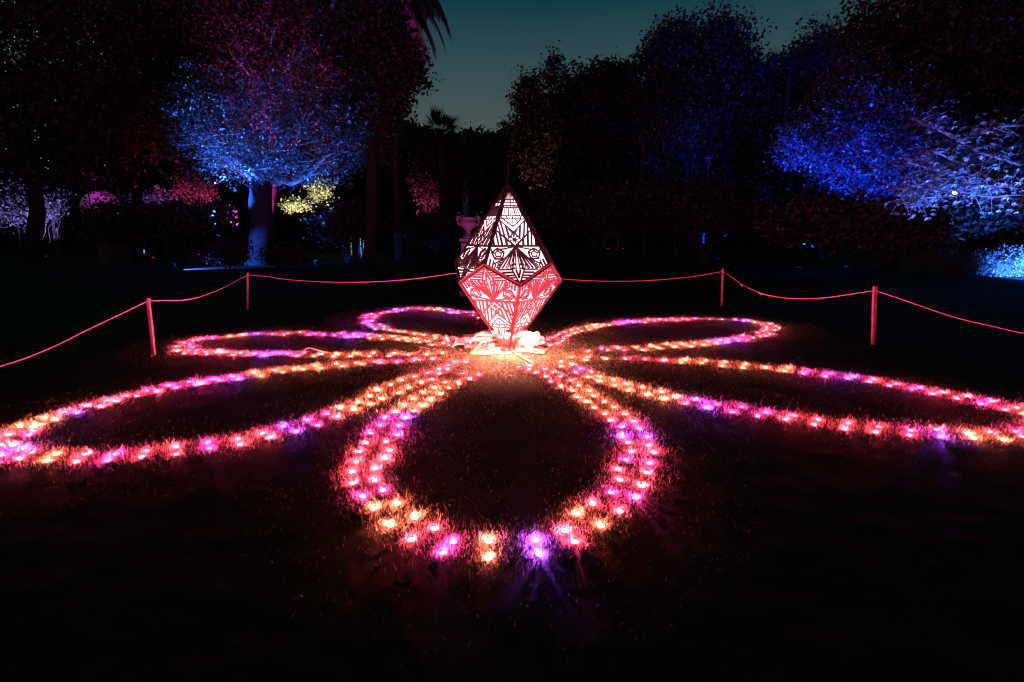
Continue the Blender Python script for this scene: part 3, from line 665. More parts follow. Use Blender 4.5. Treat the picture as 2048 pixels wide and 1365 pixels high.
    (3.17, 4.29, 'R', 'FR', 'n', 'i', 15), (3.06, 4.17, 'R', 'FR', 'n', 'o', 16), (3.38, 4.21, 'M', 'FR', 'n', 'i', 16), (3.29, 4.10, 'R', 'FR', 'n', 'o', 17),
    (3.62, 4.23, 'R', 'FR', 'n', 'i', 17), (3.52, 4.06, 'V', 'FR', 'n', 'o', 18), (3.81, 4.14, 'O', 'FR', 'n', 'i', 18), (3.76, 4.03, 'O', 'FR', 'n', 'o', 19),
    (4.02, 4.17, 'R', 'FR', 'n', 'i', 19), (3.98, 4.00, 'O', 'FR', 'n', 'o', 20), (4.25, 4.18, 'M', 'FR', 'n', 'i', 20), (4.20, 4.07, 'R', 'FR', 'n', 'o', 21),
    (4.38, 4.19, 'R', 'FR', 'n', 'o', 22), (4.49, 4.24, 'M', 'FR', 'n', 'o', 23),
]
HUES = {'O': ('orange', (1.0, 0.15, 0.10)), 'R': ('red', (1.0, 0.06, 0.13)), 'M': ('pink', (1.0, 0.04, 0.36)), 'V': ('violet', (0.30, 0.045, 1.0))}
LOOPS = {'F': 'front loop', 'FL': 'front left loop', 'L': 'left loop', 'B': 'back loop', 'BR': 'back right loop', 'FR': 'front right loop'}
ARMS = {'l': 'left arm', 'r': 'right arm', 'n': 'near arm', 'f': 'far arm'}
ORD = ('first second third fourth fifth sixth seventh eighth ninth tenth eleventh twelfth thirteenth fourteenth fifteenth sixteenth seventeenth '
       'eighteenth nineteenth twentieth twenty-first twenty-second twenty-third twenty-fourth twenty-fifth twenty-sixth twenty-seventh twenty-eighth').split()
stake_me = MB().lathe([(0.004, -0.04), (0.010, -0.01), (0.017, -0.006), (0.0200, 0.0), (0.0200, 0.004)], 10).mesh('stake')
stake_me.materials.append(M['black'])
DOME = [(0.0200, 0.004), (0.0180, 0.008), (0.011, 0.0105), (0.004, 0.0115)]
dome_me, led = {}, {}
for k, (nm, c) in HUES.items():
    for lev in (0, 1, 2):
        me = MB().lathe(DOME, 10).mesh('lens')
        me.materials.append(glow(f'{nm}_led', c, 60, True))
        ld = bpy.data.lights.new(f'{nm}_led', 'POINT')
        ld.shadow_soft_size, ld.color, ld.energy = 0.005, c, (11, 18.5, 32)[lev] * (1.5 if k == 'V' else 1.0)
        led[k, lev] = ld
        dome_me[k, lev] = me


def led_lamp(c, lev, parent, loc):
    o = bpy.data.objects.new('led', led[c, lev])
    COL.objects.link(o)
    o.rotation_euler = (math.pi, 0, 0)
    o.location = loc
    o.parent = parent


LIGHTS.sort(key=lambda a: a[0] ** 2 + a[1] ** 2)
far_bm, far_st, far_led = {}, MB(), []
lrng = random.Random(3)
for i, (x, y, c, lp, arm, row, k) in enumerate(LIGHTS):
    lev = lrng.choice((0, 0, 1, 1, 1, 2))
    if i < 300:
        t = empty('grass_light', (x, y, 0), lrng.uniform(0, 6))
        t.rotation_euler.x, t.rotation_euler.y = lrng.uniform(-.12, .12), lrng.uniform(-.12, .12)
        tag(t, f"{HUES[c][0]} grass light, {ORD[k - 1]} from the lantern, {'inner' if row == 'i' else 'outer'} row, {ARMS[arm]} of {LOOPS[lp]}", 'garden light', 'small coloured lights set in the grass in petal loops')
        link('stake', stake_me, parent=t)
        link('lens', dome_me[c, lev], parent=t)
        led_lamp(c, lev, t, (0, 0, 0.0175))
    else:
        far_led.append((c, lev, (x, y, 0.0175)))
        far_bm.setdefault((c, lev), MB()).lathe(DOME, 8, (x, y, 0))
        far_st.lathe([(0.010, -0.01), (0.0200, 0.0), (0.0200, 0.004)], 8, (x, y, 0))
far = MB()
idx = []
far_me_parts = [(None, far_st)] + list(far_bm.items())
mats_far = [M['black']]
for key, mb in far_me_parts:
    slot = 0
    if key is not None:
        mats_far.append(dome_me[key].materials[0])
        slot = len(mats_far) - 1
    far.poly(mb.v, mb.f)
    idx += [slot] * len(mb.f)
fme = far.mesh('far_grass_lights')
fo = link('far_grass_lights', fme, mats_far)
fme.polygons.foreach_set('material_index', np.array(idx, np.int32))
for c, lev, p in far_led:
    led_lamp(c, lev, fo, p)
tag(fo, 'farther small coloured lights dotted along the loops behind the lantern', kind='stuff')

# ------------------------------------------------------------------ grass blades
LP = np.array([(a[0], a[1]) for a in LIGHTS])


def blades(pos, h0, h1, w0, lean):
    n = len(pos)
    ang = rng.uniform(0, 2 * math.pi, n)
    h = rng.uniform(h0, h1, n) * (0.6 + 0.8 * rng.random(n) ** 2)
    wd = w0 * rng.uniform(0.6, 1.3, n)
    bend = rng.uniform(0, 2 * math.pi, n)
    lx, ly = np.cos(bend) * lean * h * rng.random(n) * 1.6, np.sin(bend) * lean * h * rng.random(n) * 1.6
    ax, ay = np.cos(ang) * wd / 2, np.sin(ang) * wd / 2
    z = np.zeros(n)
    V = np.stack([
        np.stack([pos[:, 0] - ax, pos[:, 1] - ay, z], 1), np.stack([pos[:, 0] + ax, pos[:, 1] + ay, z], 1),
        np.stack([pos[:, 0] - ax * .8 + lx * .35, pos[:, 1] - ay * .8 + ly * .35, h * .6], 1), np.stack([pos[:, 0] + ax * .8 + lx * .35, pos[:, 1] + ay * .8 + ly * .35, h * .6], 1),
        np.stack([pos[:, 0] + lx, pos[:, 1] + ly, h], 1)], 1).reshape(-1, 3)
    b = np.arange(n) * 5
    Fa = np.concatenate([np.stack([b, b + 1, b + 3], 1), np.stack([b, b + 3, b + 2], 1), np.stack([b + 2, b + 3, b + 4], 1)])
    return V, Fa


chunks = []


def round_lights(n_, r0, sig, clear):
    out = []
    for (x, y) in LP:
        q = min(1.0, 6.0 / math.hypot(x, y))
        n = int(n_ * (0.2 + 0.8 * q))
        rr = r0 + np.abs(rng.normal(0, sig, n))
        aa = rng.uniform(0, 2 * math.pi, n)
        out.append(np.stack([x + rr * np.cos(aa), y + rr * np.sin(aa)], 1))
    out = np.concatenate(out)
    dmin = np.full(len(out), 9.0)
    for k in range(0, len(out), 4000):
        q = out[k:k + 4000]
        dmin[k:k + 4000] = np.sqrt(((q[:, None, :] - LP[None]) ** 2).sum(2)).min(1)
    return out[dmin > clear]


chunks.append(blades(round_lights(110, 0.022, 0.028, 0.022), 0.016, 0.036, 0.0040, 0.7))
chunks.append(blades(round_lights(260, 0.03, 0.085, 0.022), 0.012, 0.034, 0.0038, 0.8))
chunks.append(blades(round_lights(80, 0.034, 0.085, 0.033), 0.030, 0.070, 0.0028, 0.8))
# lawn round the lantern foot and between the loops
hub = np.stack([rng.normal(CX, 0.95, 42000), rng.normal(CY - 0.2, 0.85, 42000)], 1)
field = np.stack([rng.uniform(-6.5, 6.5, 70000), rng.uniform(1.6, 13.0, 70000)], 1)
allp = np.concatenate([hub, field])
onboard = (np.abs(allp[:, 0] - CX) < 0.48) & (np.abs(allp[:, 1] - CY) < 0.17)
allp = allp[~onboard]
dm_ = np.full(len(allp), 9.0)
for k in range(0, len(allp), 4000):
    q = allp[k:k + 4000]
    dm_[k:k + 4000] = np.sqrt(((q[:, None, :] - LP[None]) ** 2).sum(2)).min(1)
allp = allp[(dm_ > 0.022) & (dm_ < 0.75)]
chunks.append(blades(allp, 0.007, 0.020, 0.005, 1.0))
V, Fs, off = [], [], 0
for v, f_ in chunks:
    V.append(v)
    Fs.append(f_ + off)
    off += len(v)
tag(link('grass', np_mesh('grass', np.concatenate(V), np.concatenate(Fs)), M['grass']), 'short grass blades catching the coloured lights', kind='stuff')

# ------------------------------------------------------------------ at the foot of the lantern
tag(MB().box((CX - 0.10, CY + 0.02, 0.009), (0.86, 0.46, 0.018), 0.10).build('baseboard', M['board']), 'pale plywood board lying under the lantern foot', 'board')
tag(MB().box((CX + 0.30, CY - 0.02, 0.023), (0.46, 0.30, 0.008), -0.22).build('board_offcut', M['board']), 'smaller pale board lying crooked under the black cables', 'board')
ps = empty('power_box', (CX - 0.44, CY + 0.26, 0.022), 0.12)
tag(ps, 'pale plastic power box half under the tarpaulin beside the lantern', 'power box')
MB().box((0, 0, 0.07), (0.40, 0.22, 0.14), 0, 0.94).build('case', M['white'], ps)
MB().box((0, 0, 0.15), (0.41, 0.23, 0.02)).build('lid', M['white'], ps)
for k in range(5):
    MB().lathe([(0.022, 0), (0.022, 0.03), (0.012, 0.032)], 8).build('socket', M['black'], ps).matrix_local = Matrix.Translation((-0.14 + 0.07 * k, -0.112, 0.075)) @ Matrix.Rotation(math.pi / 2, 4, 'X')
ad = empty('plug_adapter', (CX - 0.24, CY + 0.10, 0.022), -0.3)
tag(ad, 'small white plug adapter in the tangle of cables at the lantern foot', 'adapter')
MB().box((0, 0, 0.04), (0.10, 0.06, 0.08), 0, 0.9).build('case', M['white'], ad)
MB().lathe([(0.02, 0), (0.02, 0.03)], 8).build('plug', M['black'], ad).location = (0, 0, 0.08)
# tarpaulin: a sheet propped on the box and sagging to the grass
tv = []
NU, NV = 26, 14
for j in range(NV):
    for i in range(NU):
        u, v = i / (NU - 1), j / (NV - 1)
        x = CX - 0.80 + 0.62 * u
        y = CY + 0.14 + 0.42 * v + 0.03 * math.sin(u * 9)
        z = 0.03 + 0.27 * (u ** 0.75) * (1 - 0.55 * abs(v - 0.35)) + 0.015 * math.sin(u * 17 + v * 9) + 0.012 * math.sin(v * 21 - u * 6)
        if v < 0.12:
            z -= 0.05 * (1 - v / 0.12) * u
        tv.append((x, y, max(z, 0.03)))
tf = [(j * NU + i, j * NU + i + 1, (j + 1) * NU + i + 1, (j + 1) * NU + i) for j in range(NV - 1) for i in range(NU - 1)]
tp = MB().poly(tv, tf).build('tarpaulin', M['cloth'], smooth=True)
sm = tp.modifiers.new('thickness', 'SOLIDIFY')
sm.thickness = 0.006
tag(tp, 'pale creased tarpaulin draped over the power box beside the lantern', 'tarpaulin')
# crumpled bag
bm_ = bmesh.new()
bmesh.ops.create_icosphere(bm_, subdivisions=4, radius=1.0)
from mathutils import noise
for v in bm_.verts:
    n1 = noise.noise(v.co * 2.3) * 0.28 + noise.noise(v.co * 6.0) * 0.16 + abs(noise.noise(v.co * 11)) * 0.10
    v.co *= 0.85 + n1
    v.co = Vector((v.co.x * 0.20, v.co.y * 0.13, max(v.co.z, -0.72) * 0.13 + 0.10))
bme = bpy.data.meshes.new('plastic_bag')
bm_.to_mesh(bme)
bm_.free()
tag(link('plastic_bag', bme, M['bag'], loc=(CX + 0.33, CY + 0.24, 0.02)), 'crumpled pale plastic bag behind the cables beside the lantern', 'bag')


def cable(name, pts, rad, m, label, cat='cable', group=None):
    P = [Vector(p) for p in pts]
    out = []
    for i in range(len(P) - 1):
        p0, p1, p2, p3 = P[max(i - 1, 0)], P[i], P[i + 1], P[min(i + 2, len(P) - 1)]
        for s in range(6):
            t = s / 6
            out.append(0.5 * ((2 * p1) + (p2 - p0) * t + (2 * p0 - 5 * p1 + 4 * p2 - p3) * t * t + (3 * p1 - p0 - 3 * p2 + p3) * t ** 3))
    out.append(P[-1])
    return tag(MB().tube(out, rad, 6).build(name, m, smooth=True), label, cat, group)


bx, by = CX, CY
cable('cable', [(bx + .05, by - .10, .03), (bx + .12, by - .30, .032), (bx + .22, by - .52, .03), (bx + .34, by - .85, .03)], 0.010, M['black'], 'dark cable running forward from the lantern foot into the grass')
cable('cable', [(bx + .08, by + .02, .05), (bx + .22, by + .02, .16), (bx + .36, by + .0, .11), (bx + .55, by - .06, .03)], 0.008, M['black'], 'black cable arching over the board beside the plastic bag')
cable('cable', [(bx + .10, by - .03, .04), (bx + .24, by - .02, .11), (bx + .33, by + .05, .13), (bx + .46, by - .02, .05), (bx + .60, by - .10, .03)], 0.007, M['black'], 'thin black cable tangled in front of the plastic bag')
cable('cable', [(bx + .14, by + .06, .04), (bx + .20, by - .06, .10), (bx + .30, by - .10, .06), (bx + .24, by - .16, .035), (bx + .12, by - .14, .035)], 0.007, M['black'], 'black cable looped low on the board beside the lantern foot')
cable('cable', [(bx - .50, by + .06, .04), (bx - .42, by - .02, .10), (bx - .30, by + .0, .16), (bx - .14, by + .04, .17)], 0.007, M['white'], 'white cable looping up from the board to the lantern')
cable('cable', [(bx - .46, by + .10, .05), (bx - .40, by - .06, .035), (bx - .24, by - .08, .04), (bx - .12, by - .02, .06)], 0.007, M['white'], 'white cable lying on the board in front of the power box')
cable('cable', [(bx - .60, by + .12, .04), (bx - .46, by + .09, .21), (bx - .3, by + .10, .22), (bx - .14, by + .06, .23)], 0.008, M['cloth'], 'pale cable stretched along the top of the power box')
crng = random.Random(11)
for k in range(7):
    x0, y0 = bx + crng.uniform(-.45, .45), by + crng.uniform(-.22, -.05)
    P = [(x0, y0, .03)]
    for q in range(4):
        P.append((P[-1][0] + crng.uniform(-.14, .14), P[-1][1] + crng.uniform(-.08, .07), crng.choice((.03, .03, .05, .09))))
    cable('cable', P, 0.006, M['black'], 'thin dark cable coiled in the clutter on the boards under the lantern', group='loose cables on the boards under the lantern')
for px, lab in (((607, 706), (612, 698), (622, 696), (645, 703), (663, 709)), 'thin pale wire arching out of the grass on the left loop'), (((800, 712), (818, 711), (838, 707), (843, 700), (840, 697), (858, 701)), 'thin pale wire curling through the grass left of the lantern'):
    P = []
    for k, (a, b) in enumerate(px):
        g = ground(a, 709 if 'arching' in lab else b + 3)
        if 'arching' in lab:
            g.z = max(0.02, (709 - b) * g.y / F_PX)
        else:
            g.z = 0.045
        P.append(g)
    cable('wire', P, 0.006, M['white'], lab, 'wire')

# ------------------------------------------------------------------ stakes and rope
POSTS = {}
post_spec = [
    ('near left', ground(308, 711), at(296, 596, ground(308, 711).y), 0.024, 4, 'wooden rope stake on the left in front, lit red along its split face'),
    ('far left', ground(495, 622), at(495, 545, ground(495, 622).y), 0.021, 8, 'wooden rope stake behind the left loop, dim red'),
    ('hidden', ground(1003, 606), at(1003, 531, ground(1003, 606).y), 0.028, 8, 'wooden rope stake standing behind the lantern'),
    ('far right', ground(1443, 612), at(1446, 538, ground(1443, 612).y), 0.026, 8, 'round wooden rope stake behind the back right loop'),
    ('near right', ground(1746, 690), at(1750, 573, ground(1746, 690).y), 0.031, 4, 'square wooden rope stake on the right, one face red and one dark'),
    ('off left', ground(-420, 900), None, 0.03, 4, ''),
    ('off right', ground(2420, 800), None, 0.03, 4, ''),
]
for nm, b, t, rad, n, lab in post_spec:
    if t is None:
        t = b + Vector((0, 0, 0.82))
    POSTS[nm] = (b, t)
    if not lab:
        continue
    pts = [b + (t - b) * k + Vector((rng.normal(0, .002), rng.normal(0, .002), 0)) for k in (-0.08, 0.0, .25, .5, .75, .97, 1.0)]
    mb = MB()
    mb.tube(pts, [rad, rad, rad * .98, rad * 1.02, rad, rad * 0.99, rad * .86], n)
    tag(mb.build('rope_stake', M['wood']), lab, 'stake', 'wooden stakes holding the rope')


def rope(a, b, mids, label, knots=()):
    """A rope from stake a to stake b through pixel points taken at depths between them."""
    P = [a]
    for px, py in mids:
        # the plane that holds both stakes
        d = ray(px, py)
        n_ = (b - a).cross(Vector((0, 0, 1)))
        t = (a - Vector((0, 0, CAM_H))).dot(n_) / d.dot(n_)
        P.append(Vector((0, 0, CAM_H)) + d * t)
    P.append(b)
    out = []
    for i in range(len(P) - 1):
        p0, p1, p2, p3 = P[max(i - 1, 0)], P[i], P[i + 1], P[min(i + 2, len(P) - 1)]
        for s in range(8):
            t = s / 8
            out.append(0.5 * ((2 * p1) + (p2 - p0) * t + (2 * p0 - 5 * p1 + 4 * p2 - p3) * t * t + (3 * p1 - p0 - 3 * p2 + p3) * t ** 3))
    out.append(P[-1])
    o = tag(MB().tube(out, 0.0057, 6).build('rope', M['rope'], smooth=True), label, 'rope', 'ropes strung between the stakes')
    for (px, py) in knots:
        d = ray(px, py)
        n_ = (b - a).cross(Vector((0, 0, 1)))
        t = (a - Vector((0, 0, CAM_H))).dot(n_) / d.dot(n_)
        c = Vector((0, 0, CAM_H)) + d * t
        dr = (b - a).normalized()
        kb = [c - dr * .05 + Vector((0, 0, .03)), c - dr * .02 + Vector((0, -.015, -.01)), c + Vector((0, .02, .02)), c + dr * .02 + Vector((0, -.02, -.012)), c + dr * .04 + Vector((0, .01, .012)), c + dr * .06 + Vector((0, 0, -.025))]
        MB().tube(kb, [0.006, .014, .017, .017, .013, .006], 6).build('knot', M['rope'], o, smooth=True)
    return o


def tp_(nm, k=0.93):
    b, t = POSTS[nm]
    return b + (t - b) * k


rope(tp_('off left'), tp_('near left', .95), [(-200, 775), (0, 733), (100, 697), (165, 665), (230, 634)], 'rope rising to the left front stake, bright pink')
rope(tp_('near left', .95), tp_('far left'), [(330, 601.5), (365, 601), (400, 594), (440, 579), (470, 564)], 'rope sagging between the left front stake and the stake behind it')
rope(tp_('far left'), tp_('hidden'), [(530, 553), (570, 559), (620, 563), (680, 565), (750, 564), (830, 558), (915, 546)], 'rope sagging from the stake behind the left loop to behind the lantern')
rope(tp_('hidden'), tp_('far right'), [(1060, 552), (1120, 558), (1180, 562), (1250, 563), (1320, 560), (1390, 553)], 'rope sagging from behind the lantern to the round stake')
rope(tp_('far right'), tp_('near right'), [(1460, 552), (1482, 568), (1522, 587), (1560, 595), (1600, 598), (1650, 596), (1700, 589)], 'knotted rope sagging between the round stake and the square stake', knots=[(1483, 570), (1520, 587)])
rope(tp_('near right'), tp_('off right'), [(1800, 598), (1860, 619), (1920, 638), (1985, 653), (2048, 667), (2200, 690)], 'rope running from the square stake out past the right side, bright pink')

# ------------------------------------------------------------------ trees, shrubs and floodlights behind


def leaf_mesh(name, P, size, droop=0.0, up=0.0):
    """One rhombic, slightly folded leaf (two triangles) at every point of P."""
    n = len(P)
    a = rng.normal(0, 1, (n, 3))
    a[:, 2] -= droop
    a /= np.linalg.norm(a, axis=1)[:, None]
    b = rng.normal(0, 1, (n, 3))
    b -= a * (a * b).sum(1)[:, None]
    b /= np.linalg.norm(b, axis=1)[:, None] + 1e-9
    c = np.cross(a, b)
    s = size * rng.uniform(0.55, 1.35, n)[:, None]
    V = np.stack([P - a * s * .5, P + b * s * .27 + c * s * .08, P + a * s * .5, P - b * s * .27 + c * s * .08], 1).reshape(-1, 3)
    k = np.arange(n) * 4
    F = np.concatenate([np.stack([k, k + 1, k + 2], 1), np.stack([k, k + 2, k + 3], 1)])
    return np_mesh(name, V, F)


def lobe_points(lobes, d, n, clump, per, depth_k=0.9, inner=0.35):
    """Leaf positions: clumps spread through ellipsoid lobes given as (px, py, rx, ry[, depth offset])."""
    vol = np.array([(l[2] * l[3]) for l in lobes], float)
    vol /= vol.sum()
    nc = max(4, n // per)
    cnt = rng.multinomial(nc, vol)
    C = []
    for l, k in zip(lobes, cnt):
        dd = d + (l[4] if len(l) > 4 else 0)
        c = np.array(at(l[0], l[1], dd))
        r_ = np.array([span(l[2], dd), span(l[2], dd) * depth_k, span(l[3], dd)])
        v = rng.normal(0, 1, (k, 3))
        v /= np.linalg.norm(v, axis=1)[:, None]
        rad = (inner + (1 - inner) * rng.random(k) ** 0.6)[:, None]
        C.append(c + v * rad * r_ * (1 + 0.17 * rng.normal(0, 1, k))[:, None])
    C = np.concatenate(C)
    sg = clump * rng.uniform(0.5, 1.3, len(C))[:, None]
    P = np.repeat(C, per, 0) + rng.normal(0, 1, (len(C) * per, 3)) * np.repeat(sg, per, 0) * np.array([1, 1, .7])
    P = P[P[:, 2] > 0.05]
    return P, C


def limb(mb, p, q, r0, r1, wob=0.08, n=5, sides=6):
    p, q = Vector(p), Vector(q)
    L_ = (q - p).length
    pts = [p.lerp(q, k / n) + (Vector(rng.normal(0, 1, 3)) * wob * L_ * math.sin(math.pi * k / n) * .6) for k in range(n + 1)]
    mb.tube(pts, [r0 + (r1 - r0) * k / n for k in range(n + 1)], sides)
    return pts


def branching(mb, p, dirn, length, rad, depth, spread=0.6, kids=3):
    q = p + dirn * length
    pts = limb(mb, p, q, rad, rad * 0.6, 0.07, 4, 5 if depth > 1 else 4)
    if depth == 0:
        return
    for k in range(kids):
        s = pts[-1] if k == 0 else pts[rng.integers(2, len(pts))]
        nd = (dirn + Vector(rng.normal(0, spread, 3)) + Vector((0, 0, 0.08))).normalized()
        branching(mb, s, nd, length * rng.uniform(.55, .8), rad * 0.55, depth - 1, spread, kids)


def tree(name, label, base, fork, lobes, d, n, size, lmat, bmat, r0, clump=0.35, per=14, cat='tree', group=None, droop=0.0, twigs=0, inner=0.35, depth_k=0.9, tmat=None):
    """base, fork: points; a trunk with limbs reaching into the lobes and a crown of leaf clumps."""
    base, fork = Vector(base), Vector(fork)
    t = empty(name, base)
    tag(t, label, cat, group)
    inv = np.array(base)
    P, C = lobe_points(lobes, d, n, clump, per, depth_k, inner)
    link('crown', leaf_mesh('crown', P - inv, size, droop), lmat, t)
    mb = MB()
    q = fork - base
    pts = [Vector((0, 0, -0.1)), Vector((0, 0, .25)), q * .35 + Vector(rng.normal(0, .04, 3)), q * .7 + Vector(rng.normal(0, .05, 3)), q]
    mb.tube(pts, [r0 * 1.5, r0 * 1.1, r0 * .95, r0 * .9, r0 * .8], 12)
    mb.build('trunk', tmat or bmat, t, smooth=True)
    lb = MB()
    for l in lobes:
        c = at(l[0], l[1], d + (l[4] if len(l) > 4 else 0)) - base
        lp = limb(lb, q + Vector((0, 0, -.2)), c, r0 * .42, r0 * .13, 0.09, 7, 7)
        for s in range(3):
            e = Vector(C[rng.integers(len(C))]) - base
            if (e - c).length < 6:
                limb(lb, lp[4 + s % 3], e, r0 * .12, r0 * .03, .08, 4, 5)
    for s in range(twigs):
        e = Vector(C[rng.integers(len(C))]) - base
        dirn = (e - q)
        dirn = Vector((dirn.x, dirn.y, abs(dirn.z) * .6 + .3)).normalized()
        branching(lb, e - dirn * .4, dirn, 0.9, r0 * .05, 2, .5, 3)
    lb.build('branches', bmat, t, smooth=True)
    return t


def shrub(name, label, px, py, rx, ry, d, n, size, lmat, clump=0.18, per=10, group=None, cat='shrub', stems=5, inner=0.2):
    c = at(px, py, d)
    base = Vector((c.x, c.y, 0))
    t = empty(name, base)
    tag(t, label, cat, group)
    P, C = lobe_points([(px, py, rx, ry), (px - rx * .45, py + ry * .3, rx * .5, ry * .6), (px + rx * .5, py + ry * .25, rx * .5, ry * .6)], d, n, clump, per, .9, inner)
    link('foliage', leaf_mesh('foliage', P - np.array(base), size), lmat, t)
    mb = MB()
    for s in range(stems):
        limb(mb, (rng.normal(0, .06), rng.normal(0, .06), -0.05), Vector(C[rng.integers(len(C))]) - base, 0.03, 0.008, .06, 5, 5)
    if stems:
        mb.build('stems', M['bark'], t)
    return t


def flood(px, py, target, col, power, cone, label, loc=None, blend=0.5, rad=0.06, high=0.24):
    loc = ground(px, py) if loc is None else Vector(loc)
    target = Vector(target)
    t = empty('floodlight', loc)
    tag(t, label, 'floodlight', 'floodlights aimed up into the trees')
    head = Vector((0, 0, high))
    dr = (target - loc - head).normalized()
    rot = dr.to_track_quat('-Z', 'Y').to_matrix().to_4x4()
    mb = MB()
    mb.lathe([(0.05, -0.01), (0.10, 0.0), (0.115, 0.06), (0.12, 0.15), (0.085, 0.19), (0.03, 0.20)], 12)
    h = mb.build('housing', M['black'], t)
    h.matrix_local = Matrix.Translation(head) @ rot
    br = MB().box((0, 0, high - .228), (0.22, 0.16, 0.024)).box((-0.125, 0, high - .11), (0.012, 0.04, .24)).box((0.125, 0, high - .11), (0.012, 0.04, .24))
    if high > .3:
        br.tube([(0, 0, -.1), (0, 0, high - .23)], .03, 8)
    br.build('bracket', M['black'], t)
    ln = MB().lathe([(0.085, -0.016), (0.04, -0.024), (0.005, -0.026)], 12).build('lens', GLOWS.setdefault(col, glow('flood_led', col, 1.5)), t)
    ln.matrix_local = Matrix.Translation(head) @ rot
    ld = bpy.data.lights.new('flood_lamp', 'SPOT')
    ld.color, ld.energy, ld.spot_size, ld.spot_blend, ld.shadow_soft_size = col, power, math.radians(cone), blend, rad
    o = bpy.data.objects.new('flood_lamp', ld)
    COL.objects.link(o)
    o.parent = t
    o.matrix_local = Matrix.Translation(head + dr * 0.10) @ rot
    return t


GLOWS = {}
BLUE, DEEP, VIOLET, PINK, RED, MAG, WARM, YEL = (0.03, 0.13, 1.0), (0.006, 0.034, 1.0), (0.30, 0.20, 1.0), (1.0, 0.10, 0.45), (1.0, 0.03, 0.10), (0.75, 0.04, 0.55), (1.0, 0.80, 0.42), (1.0, 0.72, 0.18)

# far wood closing the view
def contour(x):
    K = [(-200, 120), (300, 150), (800, 235), (880, 262), (950, 270), (1000, 264), (1040, 240), (1120, 180), (1400, 150), (1560, 130), (1700, 60), (2300, 40)]
    return np.interp(x, [k[0] for k in K], [k[1] for k in K])


n = 80000
fx = rng.uniform(-150, 2200, n)
wob = np.array([noise.noise(Vector((x / 18.0, 3.1, 0))) * 9 + noise.noise(Vector((x / 60.0, 7.1, 0))) * 10 for x in fx])
top = contour(fx) + wob
fy = top + (505 - top) * rng.random(n) ** 0.8
fd = rng.uniform(70, 84, n)
X = (fx - 1024) / F_PX
Yc = -(fy - 682.5) / F_PX
D = np.stack([X, Yc * SP + CP, Yc * CP - SP], 1)
P = np.array([0, 0, CAM_H]) + D * (fd / D[:, 1])[:, None]
P = P[P[:, 2] > 0]
tag(link('far_wood', leaf_mesh('far_wood', P, 1.5), M['leafdark']), 'dark wood closing the far side of the lawn', kind='stuff')

bank_x, bank_y = np.meshgrid(np.linspace(-170, 170, 60), np.linspace(84, 190, 24))
bank_z = 12.5 * np.clip(np.minimum((bank_y - 84) / 14, (190 - bank_y) / 60), 0, 1) ** .7 * (1 + .1 * np.sin(bank_x / 9.0)) * np.clip((170 - np.abs(bank_x)) / 20, 0, 1) - .05
bi_ = np.arange(60 * 24).reshape(24, 60)
tag(link('hill', np_mesh('hill', np.stack([bank_x.ravel(), bank_y.ravel(), bank_z.ravel()], 1), np.stack([bi_[:-1, :-1].ravel(), bi_[:-1, 1:].ravel(), bi_[1:, 1:].ravel(), bi_[1:, :-1].ravel()], 1), True), M['ground']), 'dark wooded bank behind the trees', kind='structure')

# the big tree lit blue
D1 = 26.0
tb = ground(522, 530)
D1 = tb.y
tree('broadleaf_tree', 'big spreading tree with thick trunk and lower leaves lit bright blue', tb, at(524, 352, D1),
     [(500, 255, 150, 95), (395, 285, 85, 80), (620, 280, 120, 90), (490, 325, 75, 42, -1.5), (420, 215, 80, 70), (600, 190, 110, 70), (690, 235, 80, 70), (560, 335, 70, 30), (740, 290, 60, 50), (640, 345, 60, 22), (365, 240, 60, 60)],
     D1, 52000, 0.115, M['leaf'], M['bark'], span(23, D1), 0.23, 18, droop=.3, twigs=18, tmat=M['barkblack'])
D2 = 31.0
tree('flame_lit_tree', 'tall tree behind the blue one, its upper branches lit red and purple', (at(518, 470, D2).x, D2, 0), at(560, 300, D2),
     [(560, 90, 150, 100), (700, 110, 110, 90), (620, 20, 160, 70), (760, 170, 70, 70), (450, 80, 90, 80), (690, 30, 90, 70), (500, 160, 100, 60), (800, 135, 48, 45, -2)],
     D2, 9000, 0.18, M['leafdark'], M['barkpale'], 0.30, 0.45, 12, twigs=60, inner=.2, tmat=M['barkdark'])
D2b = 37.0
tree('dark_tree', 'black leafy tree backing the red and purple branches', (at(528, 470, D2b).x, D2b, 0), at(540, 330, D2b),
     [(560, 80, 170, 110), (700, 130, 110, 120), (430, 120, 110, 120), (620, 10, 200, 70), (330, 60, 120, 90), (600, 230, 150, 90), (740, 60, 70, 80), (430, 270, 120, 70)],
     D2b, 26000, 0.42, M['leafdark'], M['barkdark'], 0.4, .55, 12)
D3 = 27.0
tree('overhanging_tree', 'dark leafy bough standing out against the dusk sky beside the palm', (at(735, 470, D3).x, D3, 0), at(745, 260, D3),
     [(800, 125, 50, 32), (830, 160, 28, 20), (780, 170, 50, 40), (740, 110, 70, 70), (820, 108, 30, 16), (740, 220, 70, 50), (700, 60, 80, 70), (790, 225, 30, 40)],
     D3, 12000, 0.24, M['leafdark'], M['barkdark'], 0.28, 0.28, 10, inner=.1)
